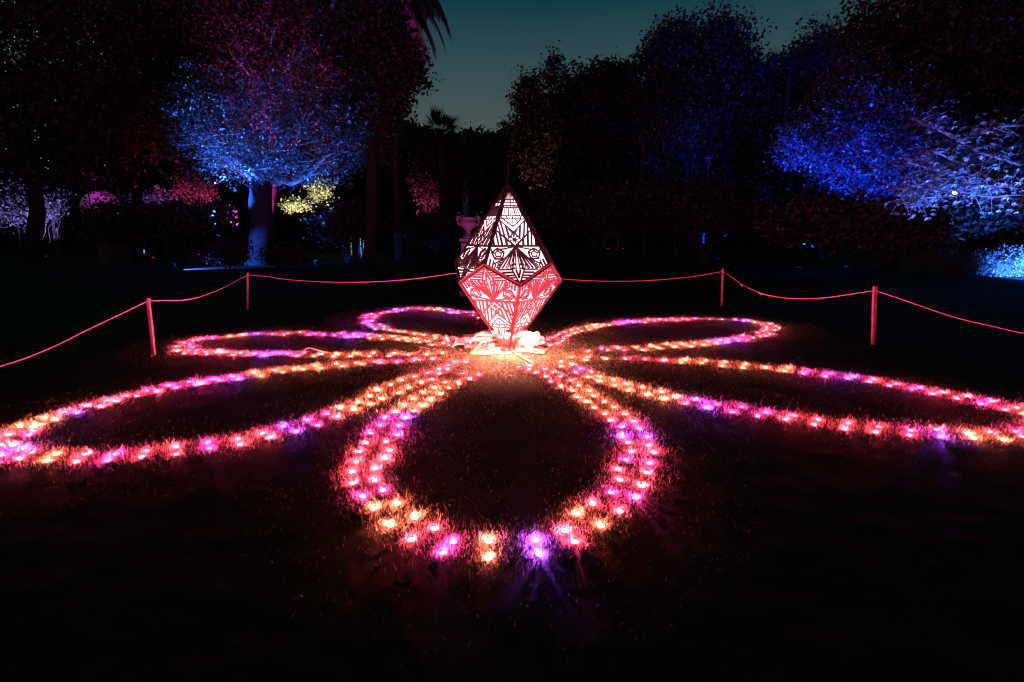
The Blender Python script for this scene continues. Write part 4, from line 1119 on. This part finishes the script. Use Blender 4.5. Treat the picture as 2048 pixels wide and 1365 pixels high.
# dark trees on the left
D4 = 30.0
tree('dark_tree', 'black leafy tree at the left edge speckled with tiny green lights', (at(60, 470, D4).x, D4, 0), at(70, 380, D4),
     [(60, 120, 130, 140), (150, 60, 110, 100), (20, 280, 110, 100), (130, 240, 100, 110), (170, 320, 80, 70), (-60, 200, 120, 180), (90, 10, 160, 60)],
     D4, 38000, 0.25, M['leafdark'], M['barkdark'], 0.4, 0.55, 12)
D5 = 33.0
tree('red_tinged_tree', 'dark tree with a dim red patch of leaves left of the blue tree', (at(270, 470, D5).x, D5, 0), at(270, 330, D5),
     [(265, 170, 60, 90), (310, 240, 70, 70), (230, 250, 50, 60), (330, 110, 70, 80), (350, 40, 90, 60), (240, 100, 30, 50)],
     D5, 17000, 0.26, M['leafdark'], M['barkdark'], 0.3, 0.45, 12, twigs=14)

# palm whose fronds hang into the sky
D6 = 24.0


def palm(name, label, base, crown, fronds, reach, d, leaflet, mat_, droop, cat='palm tree', w0=0.2, fan=False, az=None):
    t = empty(name, base)
    tag(t, label, cat)
    q = crown - base
    MB().tube([(0, 0, -.1), q * .3, q * .7, q], [w0 * 1.3, w0, w0 * .9, w0 * .9], 10).build('trunk', M['barkdark'], t, smooth=True)
    for k in range(fronds):
        a = (k + rng.uniform(-.3, .3)) * 2 * math.pi / fronds if az is None else az[k % len(az)] + rng.normal(0, .1)
        el = rng.uniform(-.15, .9)
        out = Vector((math.cos(a), math.sin(a), 0))
        L_ = reach * rng.uniform(.8, 1.15)
        mb = MB()
        if fan:
            el = rng.uniform(-.5, 1.35)
            dirn = (out * math.cos(el) + Vector((0, 0, math.sin(el)))).normalized()
            side = dirn.cross(Vector((0, 0, 1))).normalized()
            hub_ = q + dirn * L_ * .45
            mb.tube([q, hub_], [.03, .02], 4)
            for s in range(17):
                w = (s - 8) / 8 * 1.5
                dd = (dirn * math.cos(w) + side * math.sin(w)).normalized()
                e = hub_ + dd * L_ * .55 * rng.uniform(.85, 1.1) - Vector((0, 0, .06 * L_ * abs(w)))
                m_ = hub_.lerp(e, .5)
                wv = dd.cross(Vector((0, 0, 1))).normalized() * leaflet
                mb.poly([hub_, m_ + wv, e, m_ - wv], [(0, 1, 2), (0, 2, 3)])
        else:
            pts = []
            for s in range(9):
                u = s / 8
                pts.append(q + out * L_ * math.cos(el) * u * (1 - .25 * u) + Vector((0, 0, L_ * (math.sin(el) * u - droop * u * u))))
            mb.tube(pts, [.035 - .003 * s for s in range(9)], 4)
            for s in range(56):
                u = .12 + .88 * s / 55
                i = min(7, int(u * 8))
                p = pts[i].lerp(pts[i + 1], u * 8 - i)
                tn = (pts[i + 1] - pts[i]).normalized()
                sd = tn.cross(Vector((0, 0, 1)))
                sd = sd.normalized() if sd.length > .05 else Vector((-math.sin(a), math.cos(a), 0))
                ll = leaflet * (1 - .55 * abs(u - .45)) * rng.uniform(.85, 1.1)
                for sg in (-1, 1):
                    dd = (sd * sg * .75 + tn * .75 + Vector((0, 0, -.45 - rng.random() * .3))).normalized()
                    e = p + dd * ll
                    wv = tn * 0.05
                    mb.poly([p - wv, p + wv, p.lerp(e, .6) + wv * .8, e, p.lerp(e, .6) - wv * .8], [(0, 1, 2), (0, 2, 4), (4, 2, 3)])
        mb.build('frond', mat_, t)
    return t


D6 = 34.0
pc = at(776, -30, D6)
palm('feather_palm', 'tall palm with long fronds hanging into the dusk sky at the top', Vector((pc.x, pc.y, 0)), pc, 44, 4.5, D6, 1.2, M['leafdark'], 0.78, w0=.25)
pc = at(882, 268, 42)
palm('fan_palm', 'fan palm silhouetted low against the dusk sky, spiky round head', Vector((pc.x, pc.y, 0)), pc, 30, 2.0, 42, 0.055, M['leafdark'], 0.5, w0=.3, fan=True)
pc = at(1012, 262, 52)
palm('small_fan_palm', 'small distant fan palm at the foot of the sky gap', Vector((pc.x, pc.y, 0)), pc, 16, 1.2, 52, 0.05, M['leafdark'], 0.5, w0=.07, fan=True)
D7 = 46
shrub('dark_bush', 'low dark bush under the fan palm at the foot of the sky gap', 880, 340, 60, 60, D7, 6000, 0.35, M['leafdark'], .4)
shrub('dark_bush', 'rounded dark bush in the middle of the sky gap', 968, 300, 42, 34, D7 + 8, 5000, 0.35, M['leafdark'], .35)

# right of the gap
D8 = 40.0
tree('ragged_tree', 'ragged tree edge by the sky gap tinted red and pink from below', (at(1062, 470, D8).x, D8, 0), at(1066, 330, D8),
     [(1062, 175, 28, 30), (1085, 330, 60, 60), (1060, 300, 40, 40), (1050, 205, 28, 28), (1075, 215, 38, 42), (1040, 250, 34, 22), (1100, 260, 40, 45), (1110, 125, 15, 20), (1105, 155, 30, 22)],
     D8, 13000, 0.24, M['leafdark'], M['barkdark'], 0.2, 0.30, 9, twigs=6, inner=.1)
D9 = 45.0
tree('rounded_tree', 'dark tree with flat-topped crown between the ragged tree and the tall dome', (at(1200, 470, D9).x, D9, 0), at(1200, 330, D9),
     [(1160, 165, 32, 34), (1215, 180, 60, 55), (1245, 160, 40, 34), (1190, 230, 80, 70), (1140, 230, 60, 60), (1250, 260, 70, 80), (1195, 150, 22, 24)],
     D9, 17000, 0.34, M['leafdark'], M['barkdark'], 0.35, 0.4, 12)
D10 = 38.0
tree('dome_tree', 'tall dark dome-shaped tree rising highest against the dusk sky', (at(1400, 470, D10).x, D10, 0), at(1400, 340, D10),
     [(1395, 120, 95, 75), (1340, 130, 62, 75), (1450, 105, 55, 70), (1437, 62, 32, 34), (1350, 68, 45, 30), (1480, 150, 45, 60), (1310, 115, 34, 32), (1400, 220, 130, 80), (1500, 200, 48, 70), (1310, 190, 50, 70), (1390, 310, 130, 60)],
     D10, 34000, 0.26, M['leafdark'], M['barkdark'], 0.5, 0.36, 12, inner=.25)
D11 = 42.0
tree('far_dark_tree', 'dark tree filling the gap below the bare twigs', (at(1580, 470, D11).x, D11, 0), at(1580, 350, D11),
     [(1570, 200, 75, 75), (1560, 150, 40, 35), (1620, 160, 60, 60), (1540, 280, 90, 80), (1640, 110, 50, 50)], D11, 14000, 0.32, M['leafdark'], M['barkdark'], 0.3, .4, 12)
for label, px, py, d, hgt, seed in (('bare twiggy tree with fine black branches beside the dome tree', 1580, 140, 36, 1.75, 3), ('taller bare tree with open black branches near the top right', 1690, 95, 33, 2.6, 5), ('bare thin tree with fine black twigs between two others', 1640, 110, 38, 1.9, 8)):
    c = at(px, py, d)
    base = Vector((c.x, c.y, 0))
    t = empty('bare_tree', base)
    tag(t, label, 'tree', 'bare twiggy trees')
    mb = MB()
    mb.tube([(0, 0, -.1), (0, 0, c.z)], [.22, .1], 8)
    mb.build('trunk', M['barkblack'], t)
    tw = MB()
    for k in range(9):
        a = k * 2 * math.pi / 9
        branching(tw, Vector((0, 0, c.z - rng.uniform(0, 1.2))), Vector((math.cos(a) * .8, math.sin(a) * .8, .7)).normalized(), hgt * .55, .05, 4, .5, 3)
    tw.build('branches', M['barkblack'], t)
D12 = 24.0
tree('blue_right_tree', 'leafy tree on the right with a broad slope of leaves lit deep blue', (at(1790, 470, D12).x, D12, 0), at(1790, 380, D12),
     [(1690, 190, 70, 55), (1720, 260, 110, 70), (1620, 262, 62, 42), (1585, 285, 34, 18), (1760, 375, 60, 40), (1740, 330, 110, 55), (1620, 310, 60, 30), (1790, 200, 70, 70), (1830, 280, 80, 70), (1720, 140, 45, 40)],
     D12, 40000, 0.13, M['leaf'], M['barkdark'], 0.3, 0.22, 18, droop=.2, twigs=10, inner=.2)
D13 = 27.0
tree('dark_right_tree', 'big black tree filling the top right corner', (at(1960, 470, D13).x, D13, 0), at(1960, 330, D13),
     [(1800, 60, 110, 70), (1920, 40, 130, 90), (1850, 150, 110, 80), (1980, 150, 130, 110), (1760, 110, 60, 45), (2060, 60, 130, 130), (1960, 270, 110, 80), (2080, 280, 110, 110)],
     D13, 42000, 0.25, M['leafdark'], M['barkdark'], 0.45, .55, 12, twigs=10)


# chestnut-like boughs with big hand-shaped leaves, hanging into the blue lamp
def palmate(P, size, name='leaves'):
    V, F = [], []
    b = 0
    for p in P:
        p = Vector(p)
        ax = (Vector((rng.normal(0, .5), rng.normal(0, .5), -1.0))).normalized()
        s1 = ax.orthogonal().normalized()
        s2 = ax.cross(s1)
        s = size * rng.uniform(.6, 1.25)
        n_ = rng.integers(5, 8)
        a0 = rng.uniform(0, 6.28)
        for k in range(n_):
            w = a0 + k * 2 * math.pi / n_ * .9
            rd = s1 * math.cos(w) + s2 * math.sin(w)
            dd = (rd * .85 + ax * rng.uniform(.25, .6)).normalized()
            sd = dd.cross(ax).normalized()
            e = p + dd * s
            m1, m2 = p + dd * s * .62 + ax * (-.04 * s), p + dd * s * .3
            wv = sd * s * .15
            V += [p, m2 + wv * .6, m1 + wv, e, m1 - wv, m2 - wv * .6]
            F += [(b, b + 1, b + 2), (b, b + 2, b + 3), (b, b + 3, b + 4), (b, b + 4, b + 5)]
            b += 6
    return np_mesh(name, np.array([tuple(v) for v in V]), np.array(F))


D14 = 15.0
cb = Vector((at(2230, 470, D14).x, D14 + 1, 0))
t = empty('chestnut_tree', cb)
tag(t, 'tree at the right edge whose drooping boughs of hand-shaped leaves glow blue-white', 'tree')
MB().tube([(0, 0, -.1), (0, 0, 1.5), at(2180, 300, D14) - cb, at(2160, 60, D14) - cb], [.4, .34, .3, .24], 12).build('trunk', M['bark'], t, smooth=True)
bough_px = [
    [(2200, 330), (2060, 385), (2010, 372), (1930, 330), (1860, 300)],
    [(2180, 420), (2048, 396), (2020, 383), (1960, 370), (1890, 372), (1840, 388), (1800, 392)],
    [(2180, 300), (2040, 330), (1960, 305), (1880, 262), (1830, 240)],
    [(2060, 385), (1985, 395), (1930, 385), (1880, 378)],
    [(2180, 250), (2060, 250), (1980, 255), (1930, 285)],
    [(1930, 330), (1880, 352), (1830, 372), (1770, 382)],
    [(1960, 370), (1900, 350), (1850, 335), (1815, 325)],
    [(1890, 372), (1862, 395), (1838, 397), (1822, 408)],
]
lb, LPts = MB(), []
for bi, px in enumerate(bough_px):
    P = [at(x, y, D14 + rng.normal(0, .25)) - cb for x, y in px]
    lb.tube(P, [.032 * (1 - .8 * k / len(P)) + .004 for k in range(len(P))], 5)
    for i in range(1, len(P)):
        for s in range(15):
            u = rng.random()
            p = P[i - 1].lerp(P[i], u)
            if (p + cb).x > 15.0 * (2075 - 1024) / F_PX:
                continue
            for k in range(2):
                e = p + Vector((rng.normal(0, .30), rng.normal(0, .45), rng.normal(-.02, .22)))
                lb.tube([p, p.lerp(e, .5) + Vector((0, 0, .05)), e], [.007, .005, .003], 3)
                LPts.append(e)
lb.build('boughs', M['bark'], t)
link('leaves', palmate(LPts, 0.092), M['leafpale'], t)

# twigs of a low plant close to the camera's right, lit hard
D15 = 20.5
base = at(2030, 545, D15)
base.z = 0
t = empty('sprawling_shrub', base)
tag(t, 'low sprawling shrub of curly stems lit glaring blue-white at the right edge', 'shrub')
sb, LP2 = MB(), []
for k in range(300):
    x0 = rng.normal(.25, .5)
    p = Vector((x0, rng.normal(0, .3), 0.0))
    hgt = max(.15, 1.15 - .55 * abs(x0 - .3) + rng.normal(0, .12))
    pts = [p]
    dv = Vector((rng.normal(-.25, .35), rng.normal(0, .25), 1))
    for s in range(7):
        dv = (dv + Vector((rng.normal(-.05, .35), rng.normal(0, .3), rng.normal(-.12, .2)))).normalized()
        pts.append(pts[-1] + dv * hgt / 6)
    sb.tube(pts, [.014, .014, .013, .012, .010, .009, .007, .004], 3)
    for s in range(3, 8):
        LP2.append(pts[s])
sb.build('stems', M['barkpale'], t)
LP2 = np.repeat(np.array([tuple(p) for p in LP2]), 14, 0)
LP2 += rng.normal(0, .07, LP2.shape)
link('foliage', leaf_mesh('foliage', LP2, .08), M['leafpale'], t)
shrub('low_shrub', 'low blue-tinged ground shrub left of the glaring shrub', 1925, 520, 55, 26, 20.5, 3500, .07, M['leaf'], .12, stems=14)
shrub('low_shrub', 'faint blue creeping shrub trailing towards the square stake', 1860, 505, 50, 12, 22.5, 1500, .07, M['leaf'], .14, stems=8)

# shrubs and hedges along the far lawn
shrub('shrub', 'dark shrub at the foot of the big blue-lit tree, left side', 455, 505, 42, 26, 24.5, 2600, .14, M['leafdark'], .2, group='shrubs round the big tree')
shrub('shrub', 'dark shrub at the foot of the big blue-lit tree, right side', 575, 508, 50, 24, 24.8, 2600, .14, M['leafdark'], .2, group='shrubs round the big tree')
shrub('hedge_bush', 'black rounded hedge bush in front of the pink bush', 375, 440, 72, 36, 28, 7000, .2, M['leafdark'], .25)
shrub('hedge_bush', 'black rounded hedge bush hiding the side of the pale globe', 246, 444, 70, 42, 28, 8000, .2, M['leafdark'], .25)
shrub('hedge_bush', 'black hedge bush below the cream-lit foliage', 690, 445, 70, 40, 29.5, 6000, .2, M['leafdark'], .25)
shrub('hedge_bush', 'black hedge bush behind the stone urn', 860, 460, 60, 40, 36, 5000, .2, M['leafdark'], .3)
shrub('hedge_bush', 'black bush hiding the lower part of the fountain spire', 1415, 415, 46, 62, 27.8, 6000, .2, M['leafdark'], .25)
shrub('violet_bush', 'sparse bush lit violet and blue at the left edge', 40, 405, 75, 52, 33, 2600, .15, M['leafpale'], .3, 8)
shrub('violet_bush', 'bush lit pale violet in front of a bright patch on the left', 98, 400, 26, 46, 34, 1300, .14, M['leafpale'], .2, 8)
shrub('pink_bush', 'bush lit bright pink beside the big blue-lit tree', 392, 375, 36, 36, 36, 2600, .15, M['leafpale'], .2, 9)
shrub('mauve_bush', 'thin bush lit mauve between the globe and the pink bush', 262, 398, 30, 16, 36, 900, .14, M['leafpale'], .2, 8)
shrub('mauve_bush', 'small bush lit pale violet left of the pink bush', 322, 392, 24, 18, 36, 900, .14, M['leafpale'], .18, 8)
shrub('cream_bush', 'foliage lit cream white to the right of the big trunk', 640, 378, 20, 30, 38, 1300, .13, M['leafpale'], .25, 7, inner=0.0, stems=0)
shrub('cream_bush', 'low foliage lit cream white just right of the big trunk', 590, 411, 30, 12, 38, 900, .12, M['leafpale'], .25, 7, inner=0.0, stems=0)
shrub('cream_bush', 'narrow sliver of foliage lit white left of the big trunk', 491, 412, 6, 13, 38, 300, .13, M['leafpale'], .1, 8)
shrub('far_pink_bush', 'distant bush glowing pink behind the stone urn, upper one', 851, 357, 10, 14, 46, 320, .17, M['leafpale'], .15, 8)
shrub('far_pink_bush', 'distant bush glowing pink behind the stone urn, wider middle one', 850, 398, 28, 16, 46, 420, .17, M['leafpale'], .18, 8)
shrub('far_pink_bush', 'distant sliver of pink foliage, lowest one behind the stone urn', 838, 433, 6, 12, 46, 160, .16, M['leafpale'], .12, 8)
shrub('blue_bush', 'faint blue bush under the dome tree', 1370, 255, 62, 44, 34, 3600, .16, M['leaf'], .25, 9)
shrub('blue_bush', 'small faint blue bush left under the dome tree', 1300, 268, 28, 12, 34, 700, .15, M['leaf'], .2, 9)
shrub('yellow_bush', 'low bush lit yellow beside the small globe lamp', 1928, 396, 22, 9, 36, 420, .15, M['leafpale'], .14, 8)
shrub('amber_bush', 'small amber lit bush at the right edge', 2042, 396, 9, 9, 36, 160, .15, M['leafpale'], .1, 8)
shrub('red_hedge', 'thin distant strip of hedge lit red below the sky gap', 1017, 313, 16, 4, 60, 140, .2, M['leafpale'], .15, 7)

# dark undergrowth that hides the trunks on the right
for k, (px, py, rx, ry, d, lab) in enumerate(((1130, 415, 70, 50, 33, 'low black bush behind the lantern tip'), (1230, 420, 80, 55, 31, 'black bush under the rounded tree'), (1330, 410, 70, 60, 30.5, 'black bush left of the fountain spire'), (1510, 420, 80, 55, 30, 'black bush right of the fountain spire'), (1610, 440, 70, 44, 20.5, 'black bush under the left end of the deep blue tree'), (1720, 445, 70, 42, 19.6, 'black bush under the middle of the deep blue tree'), (1810, 455, 60, 38, 19.3, 'black bush in front of the deep blue tree trunk'), (1960, 440, 70, 40, 24, 'black bush beneath the yellow-lit bush'))):
    shrub('undergrowth_bush', lab, px, py, rx, ry, d, 6500, .22, M['leafdark'], .3, stems=0, inner=.0)

# a slim tree trunk lit magenta far off, and two red-lit stems
for name, label, px, y0, y1, d, rad in (('slim_trunk', 'distant slim tree stem lit magenta beside the fan palm', 929, 308, 272, 58, .32), ('slim_trunk', 'distant thin stem lit red under the rounded tree', 1214, 310, 288, 50, .10), ('slim_trunk', 'distant thin stem lit pink beside the rounded tree', 1244, 296, 274, 50, .08)):
    a, b = at(px, y0, d), at(px + 3, y1, d)
    base = Vector((a.x, a.y, 0))
    t = empty(name, base)
    tag(t, label, 'tree trunk', 'distant stems lit from below')
    mb = MB()
    limb(mb, (0, 0, -.1), b - base, rad * 1.2, rad * .7, .01, 8, 8)
    mb.build('trunk', M['barkpale'], t)
    P = np.array(b - base) + rng.normal(0, 1, (70, 3)) * np.array([.6, .4, .7])
    link('crown', leaf_mesh('crown', P, .2), M['leafpale'], t)
    ld = at(px, y0 + 6, d) + Vector((0, -2.2, 0))
    flood(0, 0, b, PINK if rad > .2 else RED, 900 if rad > .2 else 160, 24, 'distant floodlight under ' + label.split('distant ')[1].split(' lit')[0] + (' by the fan palm' if rad > .2 else (' under the rounded tree' if px == 1214 else ' beside the rounded tree')), loc=(ld.x, ld.y, 0))

# pale globe on the far left
gc = at(204, 418, 30)
gr = span(34, 30)
t = empty('pale_globe', (gc.x, gc.y, 0))
tag(t, 'large pale globe half hidden by the hedge, top lit magenta', 'globe')
MB().lathe([(gr * math.sin(a), gc.z - gr * math.cos(a)) for a in np.linspace(.02, math.pi - .02, 18)], 28).build('shell', M['canvas'], t, smooth=True)
MB().lathe([(.5, 0), (.5, max(.1, gc.z - gr + .1)), (.3, max(.12, gc.z - gr + .12))], 14).build('plinth', M['bark'], t)

# stone urn on a pedestal
ud = 14.0
uc = at(937, 477, ud)
t = empty('stone_urn', (uc.x, uc.y, 0))
tag(t, 'stone urn with two scroll handles on a pedestal behind the lantern', 'urn')
k_ = span(1, ud)
MB().box((0, 0, uc.z / 2 - .06), (27 * k_, 27 * k_, uc.z - .12)).box((0, 0, uc.z - .045), (33 * k_, 33 * k_, .07)).box((0, 0, .06), (36 * k_, 36 * k_, .14)).build('pedestal', M['stone'], t)
MB().lathe([(12 * k_, -.01), (12 * k_, 3 * k_), (8 * k_, 5 * k_), (4.5 * k_, 10 * k_), (4.5 * k_, 14 * k_), (9 * k_, 18 * k_), (15 * k_, 23 * k_), (17.5 * k_, 28 * k_), (16.5 * k_, 31 * k_), (14 * k_, 34 * k_), (14.5 * k_, 38 * k_), (16 * k_, 39 * k_), (16 * k_, 40 * k_), (13 * k_, 40 * k_), (11 * k_, 34 * k_)], 24, (0, 0, uc.z)).build('bowl', M['stone'], t, smooth=True)
for sg in (-1, 1):
    pts = [Vector((sg * 16 * k_, 0, uc.z + 24 * k_)), Vector((sg * 20 * k_, 0, uc.z + 28 * k_)), Vector((sg * 21 * k_, 0, uc.z + 34 * k_))]
    for s in range(11):
        w = s / 10 * 2 * math.pi * 1.25
        rr = (4.6 - .28 * s) * k_
        pts.append(Vector((sg * (17.5 * k_ + rr * math.cos(w)), 0, uc.z + 38.5 * k_ + rr * math.sin(w))))
    MB().tube(pts, [1.9 * k_] * 4 + [1.7 * k_] * (len(pts) - 4), 7).build('handle', M['stone'], t, smooth=True)

# slim fountain spire under the dome tree
fd_ = 30.0
fc = at(1415, 350, fd_)
t = empty('fountain_spire', (fc.x, fc.y, 0))
tag(t, 'slim spire with a flat dish lit blue beneath the dome tree', 'fountain')
k_ = span(1, fd_)
MB().lathe([(6 * k_, 0), (6 * k_, .5), (3 * k_, .6), (2.2 * k_, fc.z), (1.5 * k_, fc.z + 28 * k_)], 10).build('column', M['stone'], t)
MB().lathe([(1.5 * k_, fc.z + 28 * k_), (9 * k_, fc.z + 31 * k_), (9 * k_, fc.z + 32 * k_), (2 * k_, fc.z + 33 * k_)], 14).build('dish', M['stone'], t)
MB().lathe([(1.8 * k_, fc.z + 33 * k_), (2.2 * k_, fc.z + 37 * k_), (1.2 * k_, fc.z + 41 * k_), (.4 * k_, fc.z + 46 * k_)], 8).build('finial', M['stone'], t)

# small globe lamp on a post at the right
lc = at(1910, 385, 35.2)
t = empty('globe_lamp', (lc.x, lc.y, 0))
tag(t, 'small globe lamp glowing warm white under the blue boughs', 'lamp')
MB().tube([(0, 0, -.05), (0, 0, lc.z - .1)], [.035, .03], 8).build('post', M['black'], t)
MB().lathe([(.14 * math.sin(a), lc.z - .14 * math.cos(a)) for a in np.linspace(.05, math.pi - .05, 9)], 12).build('globe', glow('warm_lamp', (1, .85, .5), 9), t)
point_lamp('globe_lamp_light', (0, -.18, lc.z), YEL, 60, .1, t)

# far stall with a lit counter
sc_ = at(722, 452, 40)
t = empty('market_stall', (sc_.x, sc_.y, 0))
tag(t, 'tiny distant stall with a pale counter and turquoise lamps', 'stall')
MB().box((0.1, 0, sc_.z - .05), (.85, .5, .09)).build('counter', M['white'], t)
MB().box((.1, 0, (sc_.z - .1) / 2), (.75, .4, sc_.z - .12)).build('front', M['black'], t)
for x, z, c, nm in ((-.75, .22, (.1, .9, .8), 'lamp'), (.15, .62, (.1, 1, .75), 'lamp'), (-.05, .58, (.8, .9, .9), 'lamp'), (-.8, -.12, (1, .05, .1), 'lamp')):
    MB().lathe([(.02, -.08), (.07, -.06), (.07, .06), (.02, .08)], 8, (x, -.2, sc_.z + z)).tube([(x, -.2, 0), (x, -.2, sc_.z + z - .08)], .012, 4).build(nm, glow('stall_lamp', c, 1.1), t)
point_lamp('stall_light', (.2, -.5, sc_.z + .6), (.75, .8, 1), 8, .05, t)

# laser spots on leaves built as glowing beads, and small turquoise fairy lights
PIN = [(5, 3, 'g'), (29, 5, 'g'), (74, 64, 'w'), (74, 74, 'g'), (29, 75, 'w'), (29, 82, 'g'), (9, 100, 'g'), (19, 98, 'g'), (10, 126, 'g'), (11, 143, 'g'), (187, 84, 'g'), (203, 108, 'w'), (27, 215, 'w'), (35, 211, 'g'), (111, 201, 'w'), (91, 251, 'g'), (70, 262, 'w'), (77, 275, 'g'), (70, 280, 'g'), (12, 298, 'g'), (97, 322, 'g'), (91, 335, 'g'), (96, 337, 'w'), (82, 317, 'g'), (210, 331, 'w'), (390, 205, 'g'), (376, 155, 'w'), (27, 467, 'g'), (136, 428, 'w'), (152, 390, 'g'), (236, 427, 'g'), (1236, 388, 'c'), (918, 426, 'c'), (925, 432, 'c'), (963, 425, 'c'), (1057, 437, 'c')]
PC = {'g': ('green', (.10, .9, .35)), 'w': ('white', (.6, .85, .75)), 'c': ('turquoise', (.1, .8, .7))}
pin_me = {}
for k, (nm, c) in PC.items():
    me = MB().lathe([(.004, -.012), (.013, -.004), (.013, .006), (.004, .013)], 6).mesh('pinprick_light')
    me.materials.append(glow(nm + '_pinprick', c, 1.6))
    pin_me[k] = me
for px, py, k in PIN:
    d = 25.5 if px < 900 else 30.0
    o = link('pinprick_light', pin_me[k], loc=at(px, py, d))
    tag(o, f"tiny {PC[k][0]} point of light among the black {'foliage behind the lantern' if k == 'c' else 'leaves of the trees at the left'}", 'light', f'tiny {PC[k][0]} lights among the trees')

# ------------------------------------------------------------------ floodlights
flood(349, 541, ground(425, 537), BLUE, 6000, 66, 'black floodlight on the lawn left of the big tree, casting blue along the grass')
flood(0, 0, at(474, 250, D1 - 1.2), BLUE, 42000, 74, 'black floodlight on a short pole beside the big trunk, shining up into the blue leaves', loc=(at(436, 470, D1 - .8).x, D1 - .8, 0), high=1.5, blend=.9)
flood(0, 0, at(610, 250, D1 - 1.0), BLUE, 16000, 66, 'floodlight hidden by the shrub to the right of the big trunk', loc=(at(628, 470, D1 - .5).x, D1 - .5, 0), blend=.9)
flood(0, 0, at(600, 90, D2), MAG, 26000, 60, 'floodlight behind the big tree shining purple up the tall tree', loc=(at(470, 470, D2 - 2).x, D2 - 2, 0))
flood(0, 0, at(570, 120, D2), RED, 9000, 44, 'floodlight behind the big tree shining red up the tall tree', loc=(at(720, 470, D2 + 1.2).x, D2 + 1.2, 0))
flood(0, 0, at(265, 180, D5), RED, 2200, 22, 'floodlight behind the hedge aimed at the red-tinged tree', loc=(at(300, 470, D5 - 3).x, D5 - 3, 0))
flood(0, 0, at(1690, 255, D12), DEEP, 20000, 100, 'floodlight on the lawn below the deep blue tree', loc=(at(1700, 470, D12 - 1.8).x, D12 - 1.8, 0), blend=.9)
flood(0, 0, at(1690, 190, D12), DEEP, 20000, 60, 'floodlight behind the low bush at the far end of the deep blue tree', loc=(at(1605, 470, 21.2).x, 21.2, 0), blend=.9)
flood(0, 0, at(1905, 345, D14), (.045, .12, 1.0), 20000, 62, 'floodlight under the hand-shaped leaves at the right edge', loc=(at(2095, 470, D14 - 1.4).x, D14 - 1.4, 0))
flood(2090, 566, at(2020, 512, D15), BLUE, 19000, 50, 'floodlight just past the right edge beside the glaring shrub')
flood(0, 0, at(60, 400, 33), VIOLET, 4500, 80, 'floodlight before the violet bushes at the left edge', loc=(at(85, 470, 31.2).x, 31.2, 0))
flood(0, 0, at(392, 372, 36), (1.0, .05, .30), 4500, 60, 'floodlight before the bright pink bush', loc=(at(392, 470, 33.5).x, 33.5, 0))
flood(0, 0, at(290, 395, 36), (.45, .12, 1.0), 2600, 60, 'floodlight before the mauve bushes', loc=(at(285, 470, 33).x, 33, 0))
flood(0, 0, at(615, 390, 38), WARM, 19000, 60, 'floodlight before the cream-lit foliage', loc=(at(610, 470, 35).x, 35, 0))
flood(0, 0, at(850, 385, 46), (1.0, .06, .28), 6000, 40, 'floodlight before the distant pink bushes', loc=(at(850, 470, 42).x, 42, 0))
flood(0, 0, at(204, 400, 30), (.55, .02, .5), 220, 50, 'magenta floodlight on a pole beside the pale globe', loc=(at(190, 470, 27.6).x, 27.6, 0), high=5.0)
flood(0, 0, at(1385, 270, 34), DEEP, 5000, 60, 'floodlight on the grass under the dome tree', loc=(at(1440, 470, 29.0).x, 29.0, 0))
flood(0, 0, at(1062, 230, D8), (1.0, .25, .3), 3500, 30, 'floodlight under the ragged tree by the sky gap', loc=(at(1085, 470, D8 - 4).x, D8 - 4, 0))
flood(0, 0, at(1017, 313, 60), RED, 6000, 20, 'distant floodlight aimed at the strip of hedge below the sky gap', loc=(at(1017, 470, 55).x, 55, 0))
flood(0, 0, at(2042, 396, 36), (1, .45, .1), 900, 30, 'small floodlight under the amber bush at the right edge', loc=(at(2045, 470, 34.4).x, 34.4, 0))
